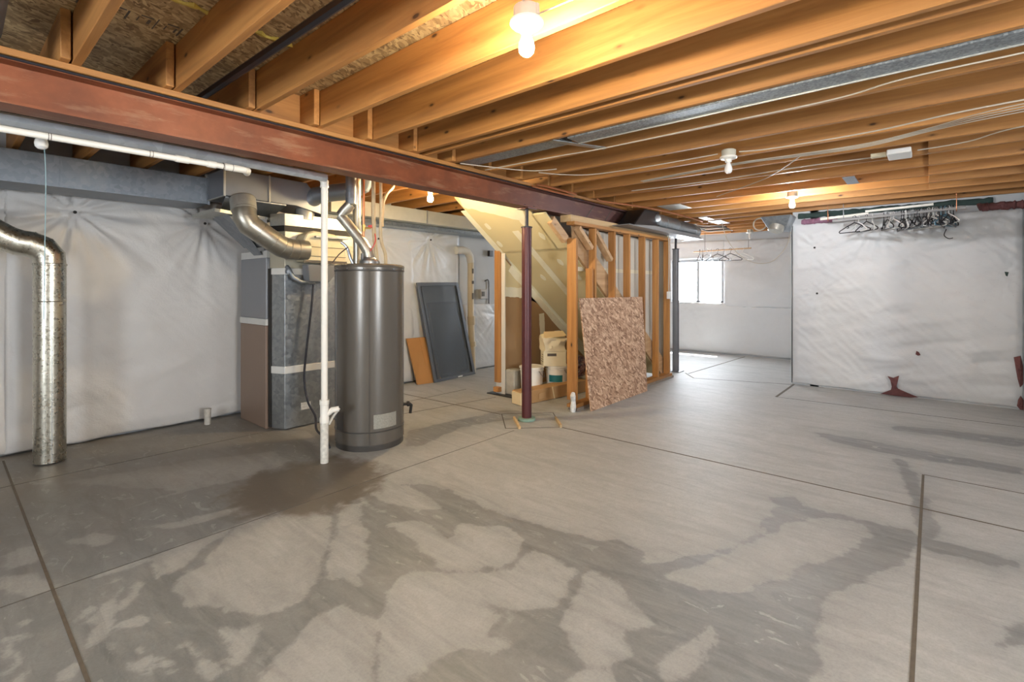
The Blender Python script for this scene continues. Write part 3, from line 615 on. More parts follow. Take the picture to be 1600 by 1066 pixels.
blob('exposed_insulation', wallpts([(.50,.01),(.45,.045),(.40,.05),(.385,.12),(.40,.20),(.43,.25),(.37,.235),(.31,.27),(.33,.20),(.35,.15),(.32,.10),(.31,.05),(.22,.035),(.12,.02),(.2,.006)], 7.962), 0, (-1,0,0), M['pink_ins'], 'torn red-pink insulation showing at the foot of the right-hand sheeting', 'insulation', .03, 2)
blob('exposed_insulation', wallpts([(-.715,.60),(-.77,.62),(-.79,.50),(-.79,.30),(-.765,.26),(-.745,.36),(-.73,.48)], 7.962), 0, (-1,0,0), M['pink_ins'], 'pink insulation showing through a long tear in the right corner', 'insulation', .02, 4)
blob('exposed_insulation', wallpts([(-.77,.17),(-.795,.12),(-.795,.01),(-.765,.01),(-.74,.05),(-.75,.12)], 7.962), 0, (-1,0,0), M['pink_ins'], 'small dark red insulation tuft at the floor in the right corner', 'insulation', .02, 5)
blob('sheeting_hole', wallpts([(.14,.60),(.115,.585),(.10,.55),(.125,.54),(.15,.555)], 7.960), 0, (-1,0,0), M['pink_ins'], 'small dark puncture low in the middle of the right-hand sheeting', 'hole', .008, 6)
blob('sheeting_hole', wallpts([(-.64,1.575),(-.675,1.57),(-.665,1.52),(-.65,1.53)], 7.960), 0, (-1,0,0), M['dark_ins'], 'small dark puncture high at the right of the right-hand sheeting', 'hole', .006, 7)
# sill insulation over the right-hand sheeting
def lump(name, x0, x1, y0, y1, z0, z1, m, lab, seed, n=24, par=None):
    mb = MB(); L = []
    ax = (y1-y0) > (x1-x0)
    for k in range(n+1):
        f = k/n; p = (( (x0+x1)/2, y0+(y1-y0)*f, (z0+z1)/2 + .012*noise.noise(Vector((f*9, seed, 0)))) if ax else (x0+(x1-x0)*f, (y0+y1)/2, (z0+z1)/2)); L.append(p)
    mb.tube(L, [(z1-z0)/2*(1+.45*noise.noise(Vector((k*.7, seed, 3)))) for k in range(n+1)], 10)
    return mb.build(name, m, label=lab, cat='insulation')
lump('sill_insulation', 7.97, 8.1, -.55, 1.45, 2.37, 2.455, M['dark_ins'], 'dark sill insulation stuffed between joists and the right-hand sheeting', 2, 50)
lump('fibreglass_insulation', 7.90, 8.06, .98, 1.40, 2.285, 2.36, M['purple_ins'], 'mauve fibreglass tuft above the corner of the right-hand sheeting', 5)
lump('fibreglass_insulation', 7.87, 8.05, -.80, -.42, 2.29, 2.38, M['pink_ins'], 'pink fibreglass tuft at the top right corner of the sheeting', 8)

# ------------------------------------------------------------------ bulb fixtures
def fixture(x, y, z, bm, lab, box=True, s=1.):
    t = thing('ceiling_light', (x, y, z), lab, 'light')
    if box:
        part(MB().lathe((x, y, z), [(.050, .012), (.050, .062), (.044, .066)], 24), 'junction_box', M['plasticbox'], t, bevel=.001)
        part(MB().box(x-.006, x+.006, y-.056, y-.049, z+.02, z+.06), 'clamp', M['plasticbox'], t)
        part(MB().box(x+.035, x+.06, y-.01, y+.01, z+.04, z+.065), 'bracket', M['plasticbox'], t)
    part(MB().lathe((x, y, z), [(.024, -.032), (.026, -.012), (.055, -.008), (.064, 0), (.064, .010), (.05, .013)], 32), 'lamp_holder', M['porcelain'], t)
    r = .03
    part(MB().lathe((x, y, z), [(.013, -.030), (.016, -.045), (.0265, -.072), (r, -.090), (.027, -.108), (.016, -.120), (0, -.124)][::-1], 24), 'bulb', bm, t)
    return t
fixture(1.463, 1.176, 2.405, M['bulb_warm'], 'lit bare bulb in a porcelain holder, the nearest one overhead')
fixture(4.064, 1.22, 2.42, M['bulb_off'], 'unlit bare bulb in a porcelain holder near the middle of the joists')
fixture(6.344, 1.207, 2.425, M['bulb_cool'], 'lit white bulb close to the hanger rod on the right')
fixture(10.03, 2.62, 2.43, M['bulb_off'], 'small unlit bulb in the far room by the window wall')
fixture(3.22, 3.83, 2.375, M['bulb_back'], 'lit yellow bulb just behind the red steel beam')
fixture(.375, 3.75, 2.285, M['bulb_off'], 'unlit bulb with a pull string at the left edge under the white pipe')
fixture(-1.6, 1.2, 2.42, M['bulb_fill'], 'unseen fill bulb added in the part of the room behind the viewpoint')  # out of view, added for neutral fill
fixture(2.2, -1.9, 2.42, M['bulb_fill'], 'unseen fill bulb added in the part of the room right of the viewpoint')  # also out of view, added for neutral fill
fixture(8.9, 4.4, 2.42, M['bulb_cool'], 'hidden fill bulb added behind the stud wall to brighten the far room')  # hidden from view, added to brighten the far room
MB().tube([(.385, 3.74, 2.19), (.392, 3.742, 2.0), (.388, 3.74, 1.6), (.384, 3.738, 1.22)], .0022, 6, 6).build('pull_string', M['cable_blue'], label='thin pale string hanging from the unlit bulb at left', cat='string')
def wire(pts, r, m, lab, cat='cable', cr=6, grp=None, name='cable'):
    return MB().tube(pts, r, 7, cr).build(name, M[m], label=lab, cat=cat, group=grp)
wire([(1.41,1.15,2.46),(1.37,1.10,2.52),(1.33,1.05,2.60),(1.30,.9,2.66)], .0035, 'cable', 'white cable leaving the left side of the nearest bulb box')
wire([(1.50,1.16,2.45),(1.58,1.02,2.50),(1.64,.8,2.53),(1.648,.3,2.55)], .0035, 'cable', 'white cable leaving the right side of the nearest bulb box')

# ------------------------------------------------------------------ duct helpers
def duct(mb, pts, r, seams=True, n=28):
    mb.tube(pts, r, n)
    if seams:
        P = [Vector(p) for p in pts]
        for i in range(1, len(P)-1):
            d = (P[i+1]-P[i-1]).normalized(); mb.lathe(P[i], [(r*.97, -.004), (r*1.035, -.003), (r*1.035, .003), (r*.97, .004)], n, d)
    return mb
# galvanized downpipe at the left wall
t = thing('galvanized_downpipe', (.60, 5.30, 0), 'tall shiny round duct standing on the floor at the left wall, elbowed at top', 'duct')
X0, Y0 = .585, 5.36
part(MB().tube([(X0, Y0, .012), (X0, Y0, 1.58)], .100, 36, cap=False).tube([(X0, Y0, 1.58), (X0, Y0, .012)], .097, 36, cap=False), 'straight_pipe', M['galv_bright'], t)
part(MB().lathe((X0, Y0, 1.28), [(.099, 0), (.103, .004), (.099, .010)], 36), 'seam_band', M['galv_bright'], t)
part(MB().lathe((X0, Y0, 1.57), [(.099, 0), (.106, .004), (.106, .014), (.099, .02)], 36), 'seam_band', M['galv_bright'], t)
pts = [(X0, Y0, 1.57), (X0-.002, Y0, 1.66), (X0-.055, Y0+.005, 1.745), (X0-.15, Y0+.01, 1.775), (X0-.235, Y0+.01, 1.80), (X0-.32, Y0+.01, 1.875), (X0-.36, Y0+.01, 1.98), (X0-.36, Y0+.01, 2.09)]
pts = [(X0, Y0, 1.57), (X0-.005, Y0, 1.645), (X0-.045, Y0+.003, 1.705), (X0-.11, Y0+.006, 1.735), (X0-.18, Y0+.01, 1.745), (X0-.25, Y0+.01, 1.775), (X0-.33, Y0+.01, 1.83), (X0-.42, Y0+.01, 1.86), (X0-.6, Y0+.01, 1.87)]
part(duct(MB(), pts, .100), 'elbow', M['galv_bright'], t)
part(MB().box(X0-.0, X0+.003, Y0-.102, Y0-.099, .02, 1.27), 'lock_seam', M['galv_dark'], t)
# round duct and white drain pipe that run along the beam
wire([(-3, 3.53, 2.242), (1.4, 3.53, 2.242), (1.95, 3.56, 2.245)], .034, 'galv_pipe', 'long round galvanized duct running just behind the steel beam', 'duct', 1, name='round_duct')
t = thing('white_drain_pipe', (.5, 3.45, 2.2), 'white plastic pipe slung below the beam at upper left', 'pipe')
PY, PZ = 3.455, 2.174
part(MB().tube([(-3, PY, PZ), (1.33, PY, PZ)], .0175, 20), 'run', M['pvc'], t)
for x0, x1 in ((.93,1.0),(1.10,1.15)): part(MB().tube([(x0, PY, PZ), (x1, PY, PZ)], .0215, 20), 'coupling', M['pvc'], t)
part(MB().tube([(1.20, PY, PZ), (1.31, PY, PZ), (1.35, PY+.03, PZ+.004), (1.37, PY+.09, PZ+.004)], .0225, 20), 'end_elbow', M['pvc'], t)
for x0 in (.37, .38, .80, .815, 1.19, 1.245): part(MB().tube([(x0, PY, PZ), (x0+.003, PY, PZ)], .0180 if x0 < 1.15 else .0228, 20), 'print_band', M['ink'], t)
MB().box(-3, 1.35, 3.68, 3.71, 2.30, 2.36).build('dark_pipe_shelf', M['iron'], smooth=False, label='black pipe running behind the white pipe at upper left', cat='pipe')

t = thing('stand_pipe', (2.004, 3.677, 0), 'white vertical plastic pipe rising from the floor in front of the furnace', 'pipe')
x, y = 2.004, 3.677
part(MB().lathe((x, y, 0), [(.031, 0), (.031, .33)], 28), 'lower_pipe', None or flat('paint_splattered_pipe', (.66,.64,.58), .6, 0, .45, 40), t)
part(MB().lathe((x, y, 0), [(.036, .32), (.036, .36), (.033, .365), (.033, .46), (.037, .465), (.037, .50)], 28).tube([(x, y, .37), (x+.05, y-.03, .415), (x+.095, y-.055, .42)], .022, 16), 'tee_fitting', M['pvc'], t)
part(MB().tube([(x+.095, y-.055, .42), (x+.08, y+.01, .35), (x+.05, y+.02, .29)], .010, 10), 'side_hose', M['pvc'], t)
part(MB().lathe((x, y, 0), [(.0255, .5), (.0255, 2.22)], 28), 'upper_pipe', M['pvc'], t)
part(MB().tube([(x, y, 2.20), (x, y, 2.235), (x-.012, y-.0, 2.26), (x-.05, y, 2.275), (x-.09, y, 2.277)], .031, 24).lathe((x, y, 0), [(.033, 2.19), (.033, 2.205)], 24), 'elbow', M['pvc'], t)
part(MB().tube([(x-.09, y, 2.277), (-.6, 3.62, 2.28)], .014, 12), 'branch_pipe', M['pvc'], t)

# ------------------------------------------------------------------ trunk duct
t = thing('trunk_duct', (1, 5.4, 2.18), 'long dull rectangular trunk duct along the back wall left of the furnace', 'duct')
part(MB().box(-3.9, 1.66, 5.17, 5.60, 2.178, 2.425), 'sheet_metal_body', M['galv_dark'], t, bevel=.004)
part(MB().box(-3.9, 1.66, 5.163, 5.17, 2.178, 2.190).box(.62, .625, 5.166, 5.17, 2.18, 2.42).box(1.645, 1.665, 5.155, 5.17, 2.172, 2.43), 'seam', M['galv_dark'], t)
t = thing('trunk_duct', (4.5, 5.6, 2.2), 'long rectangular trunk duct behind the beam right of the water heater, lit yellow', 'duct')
part(MB().box(3.0, 6.9, 5.35, 5.70, 2.285, 2.466), 'sheet_metal_body', flat('yellow_lit_duct_side', (.66,.63,.52), .42, .35, .1), t, bevel=.004)  # yellow bulb light tinted into the galvanized side colour
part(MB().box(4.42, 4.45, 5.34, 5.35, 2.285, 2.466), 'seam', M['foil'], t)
MB().box(2.9, 7.2, 5.50, 5.84, 2.225, 2.283).build('lower_duct', M['galv'], smooth=False, bevel=.01, label='flat blue-grey duct just under the yellow-lit trunk duct', cat='duct')

# ------------------------------------------------------------------ furnace
F = thing('furnace', (2.5, 5.1, 0), 'tall forced-air furnace with a brown and grey cabinet against the back wall', 'furnace')
def P_(mb, n, m, par=F, **k): return part(mb, n, M[m] if isinstance(m, str) else m, par, **k)
P_(MB().box(2.10, 2.78, 4.98, 5.60, .0, 1.02), 'lower_cabinet', 'brown_cab', bevel=.006)
P_(MB().box(2.105, 2.78, 4.98, 5.60, 1.08, 1.69), 'upper_cabinet', 'grey_cab', bevel=.006)
P_(MB().box(2.095, 2.785, 4.975, 5.605, 1.02, 1.082), 'cabinet_band', 'white_tape')
P_(MB().box(2.11, 2.785, 4.975, 5.605, 1.69, 1.76), 'cabinet_top_band', 'white_tape')
P_(MB().box(2.12, 2.75, 4.935, 4.975, .02, 1.58), 'gap_shade_filler', 'dark_gap')  # black slab painting the shade in the gap behind the return box
D = thing('return_air_duct', (2.6, 4.85, 0), 'shiny galvanized return-air box standing in front of the furnace', 'duct')
P_(MB().prism([(2.135,4.93,0.012),(2.20,4.79,.012),(2.98,4.79,.012),(2.98,4.93,.012)], (0,0,.54)), 'lower_box', 'galv', D, bevel=.003)
P_(MB().prism([(2.135,4.93,.62),(2.20,4.79,.62),(2.98,4.79,.62),(2.98,4.93,.62)], (0,0,.90)), 'upper_box', 'galv', D, bevel=.003)
P_(MB().prism([(2.130,4.935,.55),(2.195,4.783,.55),(2.985,4.783,.55),(2.985,4.935,.55)], (0,0,.072)), 'joint_band', 'white_tape', D, bevel=.004)
P_(MB().prism([(2.130,4.935,1.52),(2.195,4.783,1.52),(2.985,4.783,1.52),(2.985,4.935,1.52)], (0,0,.065)), 'top_band', 'white_tape', D, bevel=.004)
P_(MB().box(2.36,2.46,4.784,4.789,.17,.24), 'sticker', flat('silver_sticker', (.75,.75,.66), .6, .2, .6, 60), D)
P_(MB().tube([(2.21,4.77,1.60),(2.22,4.74,1.57),(2.25,4.72,1.49),(2.32,4.70,1.45),(2.45,4.69,1.44)], .020, 12).lathe((2.22,4.75,1.55), [(.03,-.02),(.034,0),(.03,.02)], 12), 'drain_fitting', 'galv_dark', D)
S = thing('supply_plenum', (2.5, 4.9, 1.6), 'taped metal plenum on top of the furnace', 'duct')
def ring4(o, z, h): return MB().prism([(2.135-o,4.96+o,z),(2.20-o,4.79-o,z),(2.98+o,4.79-o,z),(2.98+o,4.972,z),(2.135-o,4.972,z)], (0,0,h))
P_(ring4(0,1.585,.36), 'lower_section', flat('yellowish_galvanized_steel', (.50,.47,.37), .4, .5, .15, 6), S, bevel=.003)  # yellower tone than the other galvanized steel
P_(ring4(.006,1.945,.055), 'flex_connector', 'dark_gap', S)
P_(ring4(0,2.0,.12), 'upper_section', 'foil', S, bevel=.003)
P_(MB().prism([(2.2,4.787,1.86),(2.98,4.787,1.84),(2.98,4.787,1.90),(2.2,4.787,1.943)], (0,-.004,0)), 'foil_strip', 'foil', S)
P_(MB().box(2.30,2.95,4.974,5.5,1.77,2.05), 'rear_section', 'galv_dark', S)
# rectangular take-off box to the left of the plenum
T = thing('takeoff_duct', (2.0, 4.9, 2.2), 'dark rectangular duct box joining the plenum to the left trunk, its raw end showing', 'duct')
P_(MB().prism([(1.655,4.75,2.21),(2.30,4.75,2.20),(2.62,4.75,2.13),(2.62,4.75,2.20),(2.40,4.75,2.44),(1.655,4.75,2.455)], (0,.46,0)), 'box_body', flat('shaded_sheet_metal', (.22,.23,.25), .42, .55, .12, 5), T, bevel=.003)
P_(MB().box(1.640,1.658,4.742,4.757,2.205,2.46).box(1.640,1.658,5.19,5.215,2.205,2.46).box(1.645,1.66,4.75,5.2,2.205,2.215).box(2.03,2.045,4.742,4.75,2.20,2.45), 'flange', 'foil', T)
P_(MB().prism([(1.66,4.76,2.205),(2.2,4.76,2.20),(2.2,5.1,2.11),(1.75,5.2,2.10)], (0,.0,-.012)), 'bottom_pan', 'galv', T)
P_(MB().prism([(1.62,4.9,2.11),(2.2,5.02,2.09),(2.2,5.5,2.09),(1.62,5.5,2.11)], (0,0,-.03)), 'lower_flap', 'foil', T)
P_(MB().prism([(1.75,5.0,2.09),(2.12,5.0,2.09),(2.12,5.0,1.80),(2.06,5.0,1.80)], (0,.4,0)), 'side_boot', 'galv_dark', T)
P_(MB().prism([(1.80,5.02,2.09),(2.10,5.06,1.72),(2.08,5.2,1.72),(1.72,5.25,2.09)], (.02,.06,0)), 'brace', 'galv_dark', T)
# humidifier bypass
B = thing('bypass_duct', (2.0, 4.65, 1.8), 'round brushed metal duct curving from the take-off box down to the humidifier', 'duct')
pts = [(1.79,4.72,2.20),(1.785,4.68,2.10),(1.785,4.66,2.02),(1.82,4.65,1.955),(1.90,4.64,1.90),(2.02,4.63,1.82),(2.10,4.63,1.775),(2.16,4.63,1.76),(2.24,4.63,1.757),(2.34,4.63,1.757)]
P_(duct(MB(), pts, .098), 'curved_pipe', flat('brushed_duct_steel', (.36,.34,.29), .36, .85, .12, 30), B)
P_(MB().tube([(1.79,4.72,2.19),(1.785,4.68,2.08)], .106, 28), 'collar', 'foil', B)
H = thing('humidifier', (2.5, 4.66, 1.45), 'beige furnace humidifier with a rounded top and a small dark emblem', 'humidifier')
P_(MB().prism([(2.30,4.60,1.65),(2.30,4.60,1.865),(2.33,4.60,1.92),(2.40,4.60,1.95),(2.62,4.60,1.93),(2.70,4.60,1.89),(2.735,4.60,1.83),(2.745,4.60,1.65)], (0,.182,0)), 'housing', 'beige', H, bevel=.012)
P_(MB().prism([(2.34,4.61,1.62),(2.70,4.61,1.62),(2.60,4.66,1.45),(2.38,4.66,1.45)], (0,.12,0)), 'lower_tray', 'grey_cab', H, bevel=.008)
P_(MB().box(2.295,2.75,4.592,4.60,1.635,1.66).box(2.33,2.74,4.594,4.60,1.79,1.795).box(2.33,2.74,4.594,4.60,1.70,1.705), 'cover_seam', 'taupe', H)
P_(MB().box(2.50,2.54,4.592,4.60,1.735,1.775), 'emblem', 'dark_gap', H)
P_(MB().lathe((2.325,4.60,1.76), [(.014,0),(.014,.012),(.006,.016)], 14, (0,-1,0)), 'knob', 'dark_gap', H)
P_(MB().box(2.40,2.75,4.56,4.79,1.885,1.90), 'hood', 'galv_dark', H)
R = thing('round_duct', (2.6, 4.6, 2.1), 'dark round elbow duct rising from the plenum and passing under the beam', 'duct')
pts = [(2.445,4.88,2.10),(2.445,4.88,2.17),(2.46,4.85,2.24),(2.50,4.78,2.295),(2.57,4.66,2.325),(2.75,4.35,2.33),(3.02,3.92,2.34),(3.25,3.56,2.34)]
pts = [(2.44,4.86,2.10),(2.44,4.86,2.19),(2.46,4.82,2.27),(2.50,4.74,2.325),(2.57,4.60,2.345),(2.66,4.38,2.35),(2.71,4.25,2.40),(2.725,4.20,2.48),(2.725,4.20,2.66)]
P_(duct(MB(), pts, .085), 'elbow_pipe', flat('blue_grey_duct', (.26,.29,.33), .36, .7, .12, 6), R)
P_(MB().lathe((2.44,4.86,2.08), [(.089,0),(.089,.11),(.086,.115)], 28), 'collar', 'foil', R)
wire([(2.455,4.72,1.46),(2.43,4.70,1.25),(2.40,4.70,1.0),(2.37,4.70,.75),(2.35,4.70,.5),(2.36,4.65,.28),(2.40,4.58,.14),(2.33,4.42,.05),(2.30,4.2,.02),(2.2,3.95,.013)], .011, 'iron', 'black cord hanging in an arc from the furnace to the floor', 'cord', 8, name='drain_hose')

# ------------------------------------------------------------------ water heater
hx, hy = 2.546, 3.867
WH = thing('water_heater', (hx, hy, 0), 'tall dark taupe cylindrical water heater', 'water heater')
P_(MB().lathe((hx,hy,0), [(.285,.05),(.300,.052),(.300,1.545),(.304,1.550),(.304,1.572)], 64), 'tank', 'taupe', WH)
P_(MB().lathe((hx,hy,0), [(.304,1.570),(.307,1.574),(.303,1.590),(.28,1.600),(0,1.606)], 64), 'top_cap', 'taupe', WH)
P_(MB().lathe((hx,hy,0), [(.27,0),(.293,.0),(.296,.052),(.285,.056)], 64).lathe((hx,hy,0), [(.301,.155),(.3035,.158),(.3035,.163),(.301,.166)], 64), 'bottom_ring', 'taupe_dark', WH)
P_(MB().lathe((hx,hy,0), [(.301,1.535),(.3055,1.54),(.3055,1.548),(.301,1.552)], 64), 'top_band', 'taupe_dark', WH)
def arcpatch(a0, a1, z0, z1, r, th=.003, n=12):
    mb = MB(); pts = []
    for k in range(n):
        b0, b1 = a0+(a1-a0)*k/n, a0+(a1-a0)*(k+1)/n
        c = lambda a, rr, z: (hx+rr*math.cos(a), hy+rr*math.sin(a), z)
        mb.hexa([c(b0,r,z0),c(b0,r+th,z0),c(b1,r+th,z0),c(b1,r,z0),c(b0,r,z1),c(b0,r+th,z1),c(b1,r+th,z1),c(b1,r,z1)])
    return mb
toC = math.atan2(-hy, -hx)
P_(arcpatch(toC+.10, toC+.82, .19, .31, .300), 'vent_grille', 'vent', WH)
P_(arcpatch(toC-1.15, toC-.80, .17, .33, .300), 'access_panel', 'taupe_dark', WH)
P_(arcpatch(toC-.02, toC-.0, .06, 1.54, .3003, .0015, 1), 'body_seam', 'taupe_dark', WH)
P_(MB().tube([(hx+.29,hy-.10,.30),(hx+.345,hy-.13,.30),(hx+.36,hy-.135,.285),(hx+.352,hy-.13,.21)], .013, 10).lathe((hx+.335,hy-.12,.30),[(.024,-.01),(.024,.01)],10,(1,-.4,0)), 'drain_valve', 'dark_gap', WH)
for i in range(6):
    a = toC + (-1.1 + .45*i); P_(MB().lathe((hx+.303*math.cos(a), hy+.303*math.sin(a), 1.556), [(.006,0),(.006,.006),(0,.008)], 8, (math.cos(a), math.sin(a), 0)), 'screw', 'galv', WH)
V = thing('flue_pipe', (2.55, 3.88, 1.6), 'crooked galvanized flue pipe leaving the top of the water heater', 'pipe')
P_(MB().lathe((2.545,3.872,1.604), [(.095,0),(.09,.03),(.055,.06),(.05,.065)], 28).box(2.46,2.475,3.86,3.88,1.60,1.70), 'draft_hood', 'galv', V)
P_(duct(MB(), [(2.545,3.872,1.65),(2.535,3.885,1.72),(2.505,3.92,1.80),(2.44,3.995,1.925),(2.375,4.07,2.045)], .047), 'lower_run', 'flue', V)
P_(duct(MB(), [(2.375,4.07,2.045),(2.40,4.04,2.095),(2.435,4.002,2.15)], .047), 'mid_elbow', 'flue', V)
P_(duct(MB(), [(2.437,4.0,2.15),(2.437,4.0,2.21),(2.437,4.0,2.42)], .047), 'upper_run', 'galv_dark', V)
V2 = thing('vent_pipe', (2.60, 4.15, 1.7), 'second straight galvanized vent pipe behind the crooked flue', 'pipe')
P_(duct(MB(), [(2.60,4.16,1.62),(2.60,4.16,1.80),(2.585,4.14,1.95),(2.57,4.12,2.02),(2.57,4.12,2.42)], .038), 'pipe_run', 'flue', V2)
for pts, r, m, lab in (([(2.50,3.90,1.61),(2.505,3.905,1.9),(2.49,3.88,2.0),(2.49,3.88,2.44)], .011, 'copper', 'copper pipe left of the pair above the water heater'),
    ([(2.62,3.86,1.60),(2.60,3.84,1.68),(2.575,3.83,1.80),(2.56,3.83,2.0),(2.56,3.83,2.40)], .019, 'pipe_wrap', 'tan wrapped pipe in the middle above the water heater'),
    ([(2.67,3.80,1.60),(2.665,3.80,1.70),(2.62,3.79,1.80),(2.60,3.78,1.90),(2.605,3.78,2.10),(2.60,3.78,2.44)], .015, 'pipe_wrap', 'bent tan pipe at the right above the water heater'),
    ([(2.63,3.80,1.95),(2.64,3.80,2.15),(2.70,3.83,2.26),(2.80,3.90,2.33),(2.88,3.97,2.40),(2.90,4.0,2.60)], .016, 'pipe_wrap', 'tan pipe curving away right toward the yellow bulb'),
    ([(2.42,3.93,1.60),(2.40,3.95,1.66),(2.38,3.97,1.75),(2.34,4.0,1.80)], .013, 'galv', 'short bent silver pipe left of the draft hood'),
    ([(2.56,3.84,1.95),(2.56,3.80,1.82),(2.52,3.82,1.72)], .005, 'red', 'thin red-handled line among the heater pipes')):
    wire(pts, r, m, lab, 'pipe', 6, name='heater_pipe')
t = thing('red_valve', (2.53, 3.84, 1.93), 'small red-handled brass valve among the heater pipes', 'valve')
P_(MB().tube([(2.49,3.88,1.90),(2.49,3.88,1.96)], .016, 12).tube([(2.49,3.88,1.93),(2.54,3.84,1.93)], .010, 10), 'body', 'brass', t)
P_(MB().bar((2.52,3.855,1.94),(2.57,3.82,1.95), .012, .03), 'handle', 'red', t)
MB().tube([(2.2,3.9,1.61),(2.26,3.9,1.68),(2.36,3.93,1.75)], .005, 8, 6).build('thin_wire', M['cable_dark'], label='thin dark wire arching over the left of the heater top', cat='wire')
MB().tube([(1.79,5.61,0),(1.79,5.61,.125),(1.792,5.61,.16)], [.030,.030,.034], 16).build('pipe_stub', flat('grimy_pipe_stub', (.46,.43,.38), .6, 0, .4, 40), label='short grimy white pipe stub sticking up at the wall left of the furnace', cat='pipe')
for i, (pts, lab) in enumerate((([(2.9,3.62,2.36),(3.9,3.66,2.36),(5.0,3.7,2.37)], 'nearer copper pipe under the joists behind the beam'), ([(2.7,3.78,2.39),(3.6,3.85,2.39),(4.6,3.9,2.40)], 'farther copper pipe under the joists behind the beam'))):
    wire(pts, .012, 'copper', lab, 'pipe', 2, name='copper_pipe')
# tan drain pipe with elbow on the back wall and the electric boxes
t = thing('tan_stack_pipe', (5.69, 5.74, 0), 'tan vertical drain pipe with a curved top on the back wall', 'pipe')
P_(MB().tube([(5.35,5.74,1.98),(5.50,5.74,1.995),(5.60,5.74,1.97),(5.66,5.74,1.90),(5.68,5.74,1.80)], .062, 20), 'top_elbow', flat('dusty_pipe', (.62,.60,.55), .6, 0, .1), t)
P_(MB().tube([(5.68,5.74,1.80),(5.68,5.74,.95),(5.70,5.73,.4),(5.705,5.72,.0)], .052, 20), 'stack', flat('tan_pipe', (.60,.52,.38), .6, 0, .12), t)
tc_ = flat('tan_coupling', (.55,.47,.34), .6)
P_(MB().tube([(5.685,5.735,.92),(5.69,5.73,.78)], .064, 20), 'coupling', tc_, t)
P_(MB().tube([(5.70,5.73,.5),(5.70,5.72,.42)], .064, 20), 'coupling', tc_, t)
P_(MB().box(5.655,5.70,5.684,5.689,1.45,1.5).box(5.66,5.69,5.684,5.689,1.62,1.70).box(5.66,5.69,5.684,5.689,1.2,1.30), 'print_mark', 'ink', t)
t = thing('electric_box', (6.1, 5.82, 1.25), 'small grey electric box on the back wall right of the tan pipe', 'box')
P_(MB().box(5.98,6.14,5.80,5.858,1.20,1.36), 'box_body', flat('box_grey', (.42,.40,.38), .5), t, bevel=.003)
P_(MB().box(6.0,6.07,5.795,5.80,1.24,1.32), 'cover', 'taupe', t)
MB().box(6.20,6.29,5.80,5.858,1.93,2.03).build('black_sensor', M['black'], bevel=.004, label='black square box high on the back wall beside the stair drywall', cat='box')
wire([(6.12,5.84,1.5),(6.20,5.84,1.52),(6.22,5.84,1.40),(6.22,5.84,1.05)], .01, 'cable_dark', 'dark curved cable on the back wall by the grey box')

# ------------------------------------------------------------------ leaning screens and boards
def leaning(name, lab, cat, bl, br, tl, tr, th):
    pass
bl, br = Vector((4.70,5.52,0)), Vector((5.62,5.60,0)); tl, tr = Vector((4.49,5.665,1.46)), Vector((5.33,5.70,1.47))
n_ = (br-bl).cross(tl-bl).normalized()
if n_.y > 0: n_ = -n_
def onp(u, v, d=0): return bl.lerp(br, u).lerp(tl.lerp(tr, u), v) + n_*d
def slab(mb, u0, u1, v0, v1, d0, d1):
    mb.hexa([onp(u0,v0,d0),onp(u1,v0,d0),onp(u1,v0,d1),onp(u0,v0,d1),onp(u0,v1,d0),onp(u1,v1,d0),onp(u1,v1,d1),onp(u0,v1,d1)]); return mb
t = thing('screen_door', bl, 'large dark insect screen in a grey frame leaning on the back wall', 'screen')
m = MB(); slab(m,0,.06,0,1,0,.03); slab(m,.94,1,0,1,0,.03); slab(m,.06,.94,0,.03,0,.03); slab(m,.06,.94,.965,1,0,.03)
part(m, 'frame', M['screen_frame'], t, bevel=.003)
part(slab(MB(), .06,.94,.03,.965,.012,.015), 'mesh_panel', M['mesh'], t)
m = MB(); slab(m,.055,.075,.03,.965,.018,.032); slab(m,.925,.94,.03,.965,.018,.032); part(m, 'spline', M['black'], t)
part(slab(MB(), .55,.66,.004,.016,.031,.033), 'white_tag', M['white_plate'], t)
for (u0,u1,v0,v1,d,lab) in ((.18,.90,.05,.80,-.028,'medium dark screen tucked behind the large leaning screen'), (.14,.93,.04,.58,-.056,'short dark screen farthest back in the leaning stack')):
    t = thing('window_screen', bl+n_*d, lab, 'screen', )
    m = MB(); slab(m,u0,u0+.03,v0,v1,d,d+.018); slab(m,u1-.03,u1,v0,v1,d,d+.018); slab(m,u0,u1,v0,v0+.015,d,d+.018); slab(m,u0,u1,v1-.015,v1,d,d+.018)
    part(m, 'frame', M['screen_frame'], t); part(slab(MB(),u0+.03,u1-.03,v0+.015,v1-.015,d+.008,d+.01), 'mesh_panel', M['mesh'], t)
for (x0,x1,y,lab,mm) in ((4.38,4.58,5.60,'left brown board leaning against the wall beside the screens','kraft'),(4.585,4.73,5.57,'right brown board, half hidden by the leaning screens','kraft')):
    m = MB(); zt = .66
    m.hexa([(x0+.08,y-.02,0),(x1+.12,y-.06,0),(x1+.12,y-.035,0),(x0+.08,y+.005,0),(x0-.02,y+.10,zt),(x1,y+.08,zt),(x1,y+.105,zt),(x0-.02,y+.125,zt)])
    m.build('brown_board', flat('orange_brown_board', (.42,.20,.06), .6, 0, .12, 5), origin=(x0,y,0), bevel=.002, smooth=False, label=lab, cat='board')

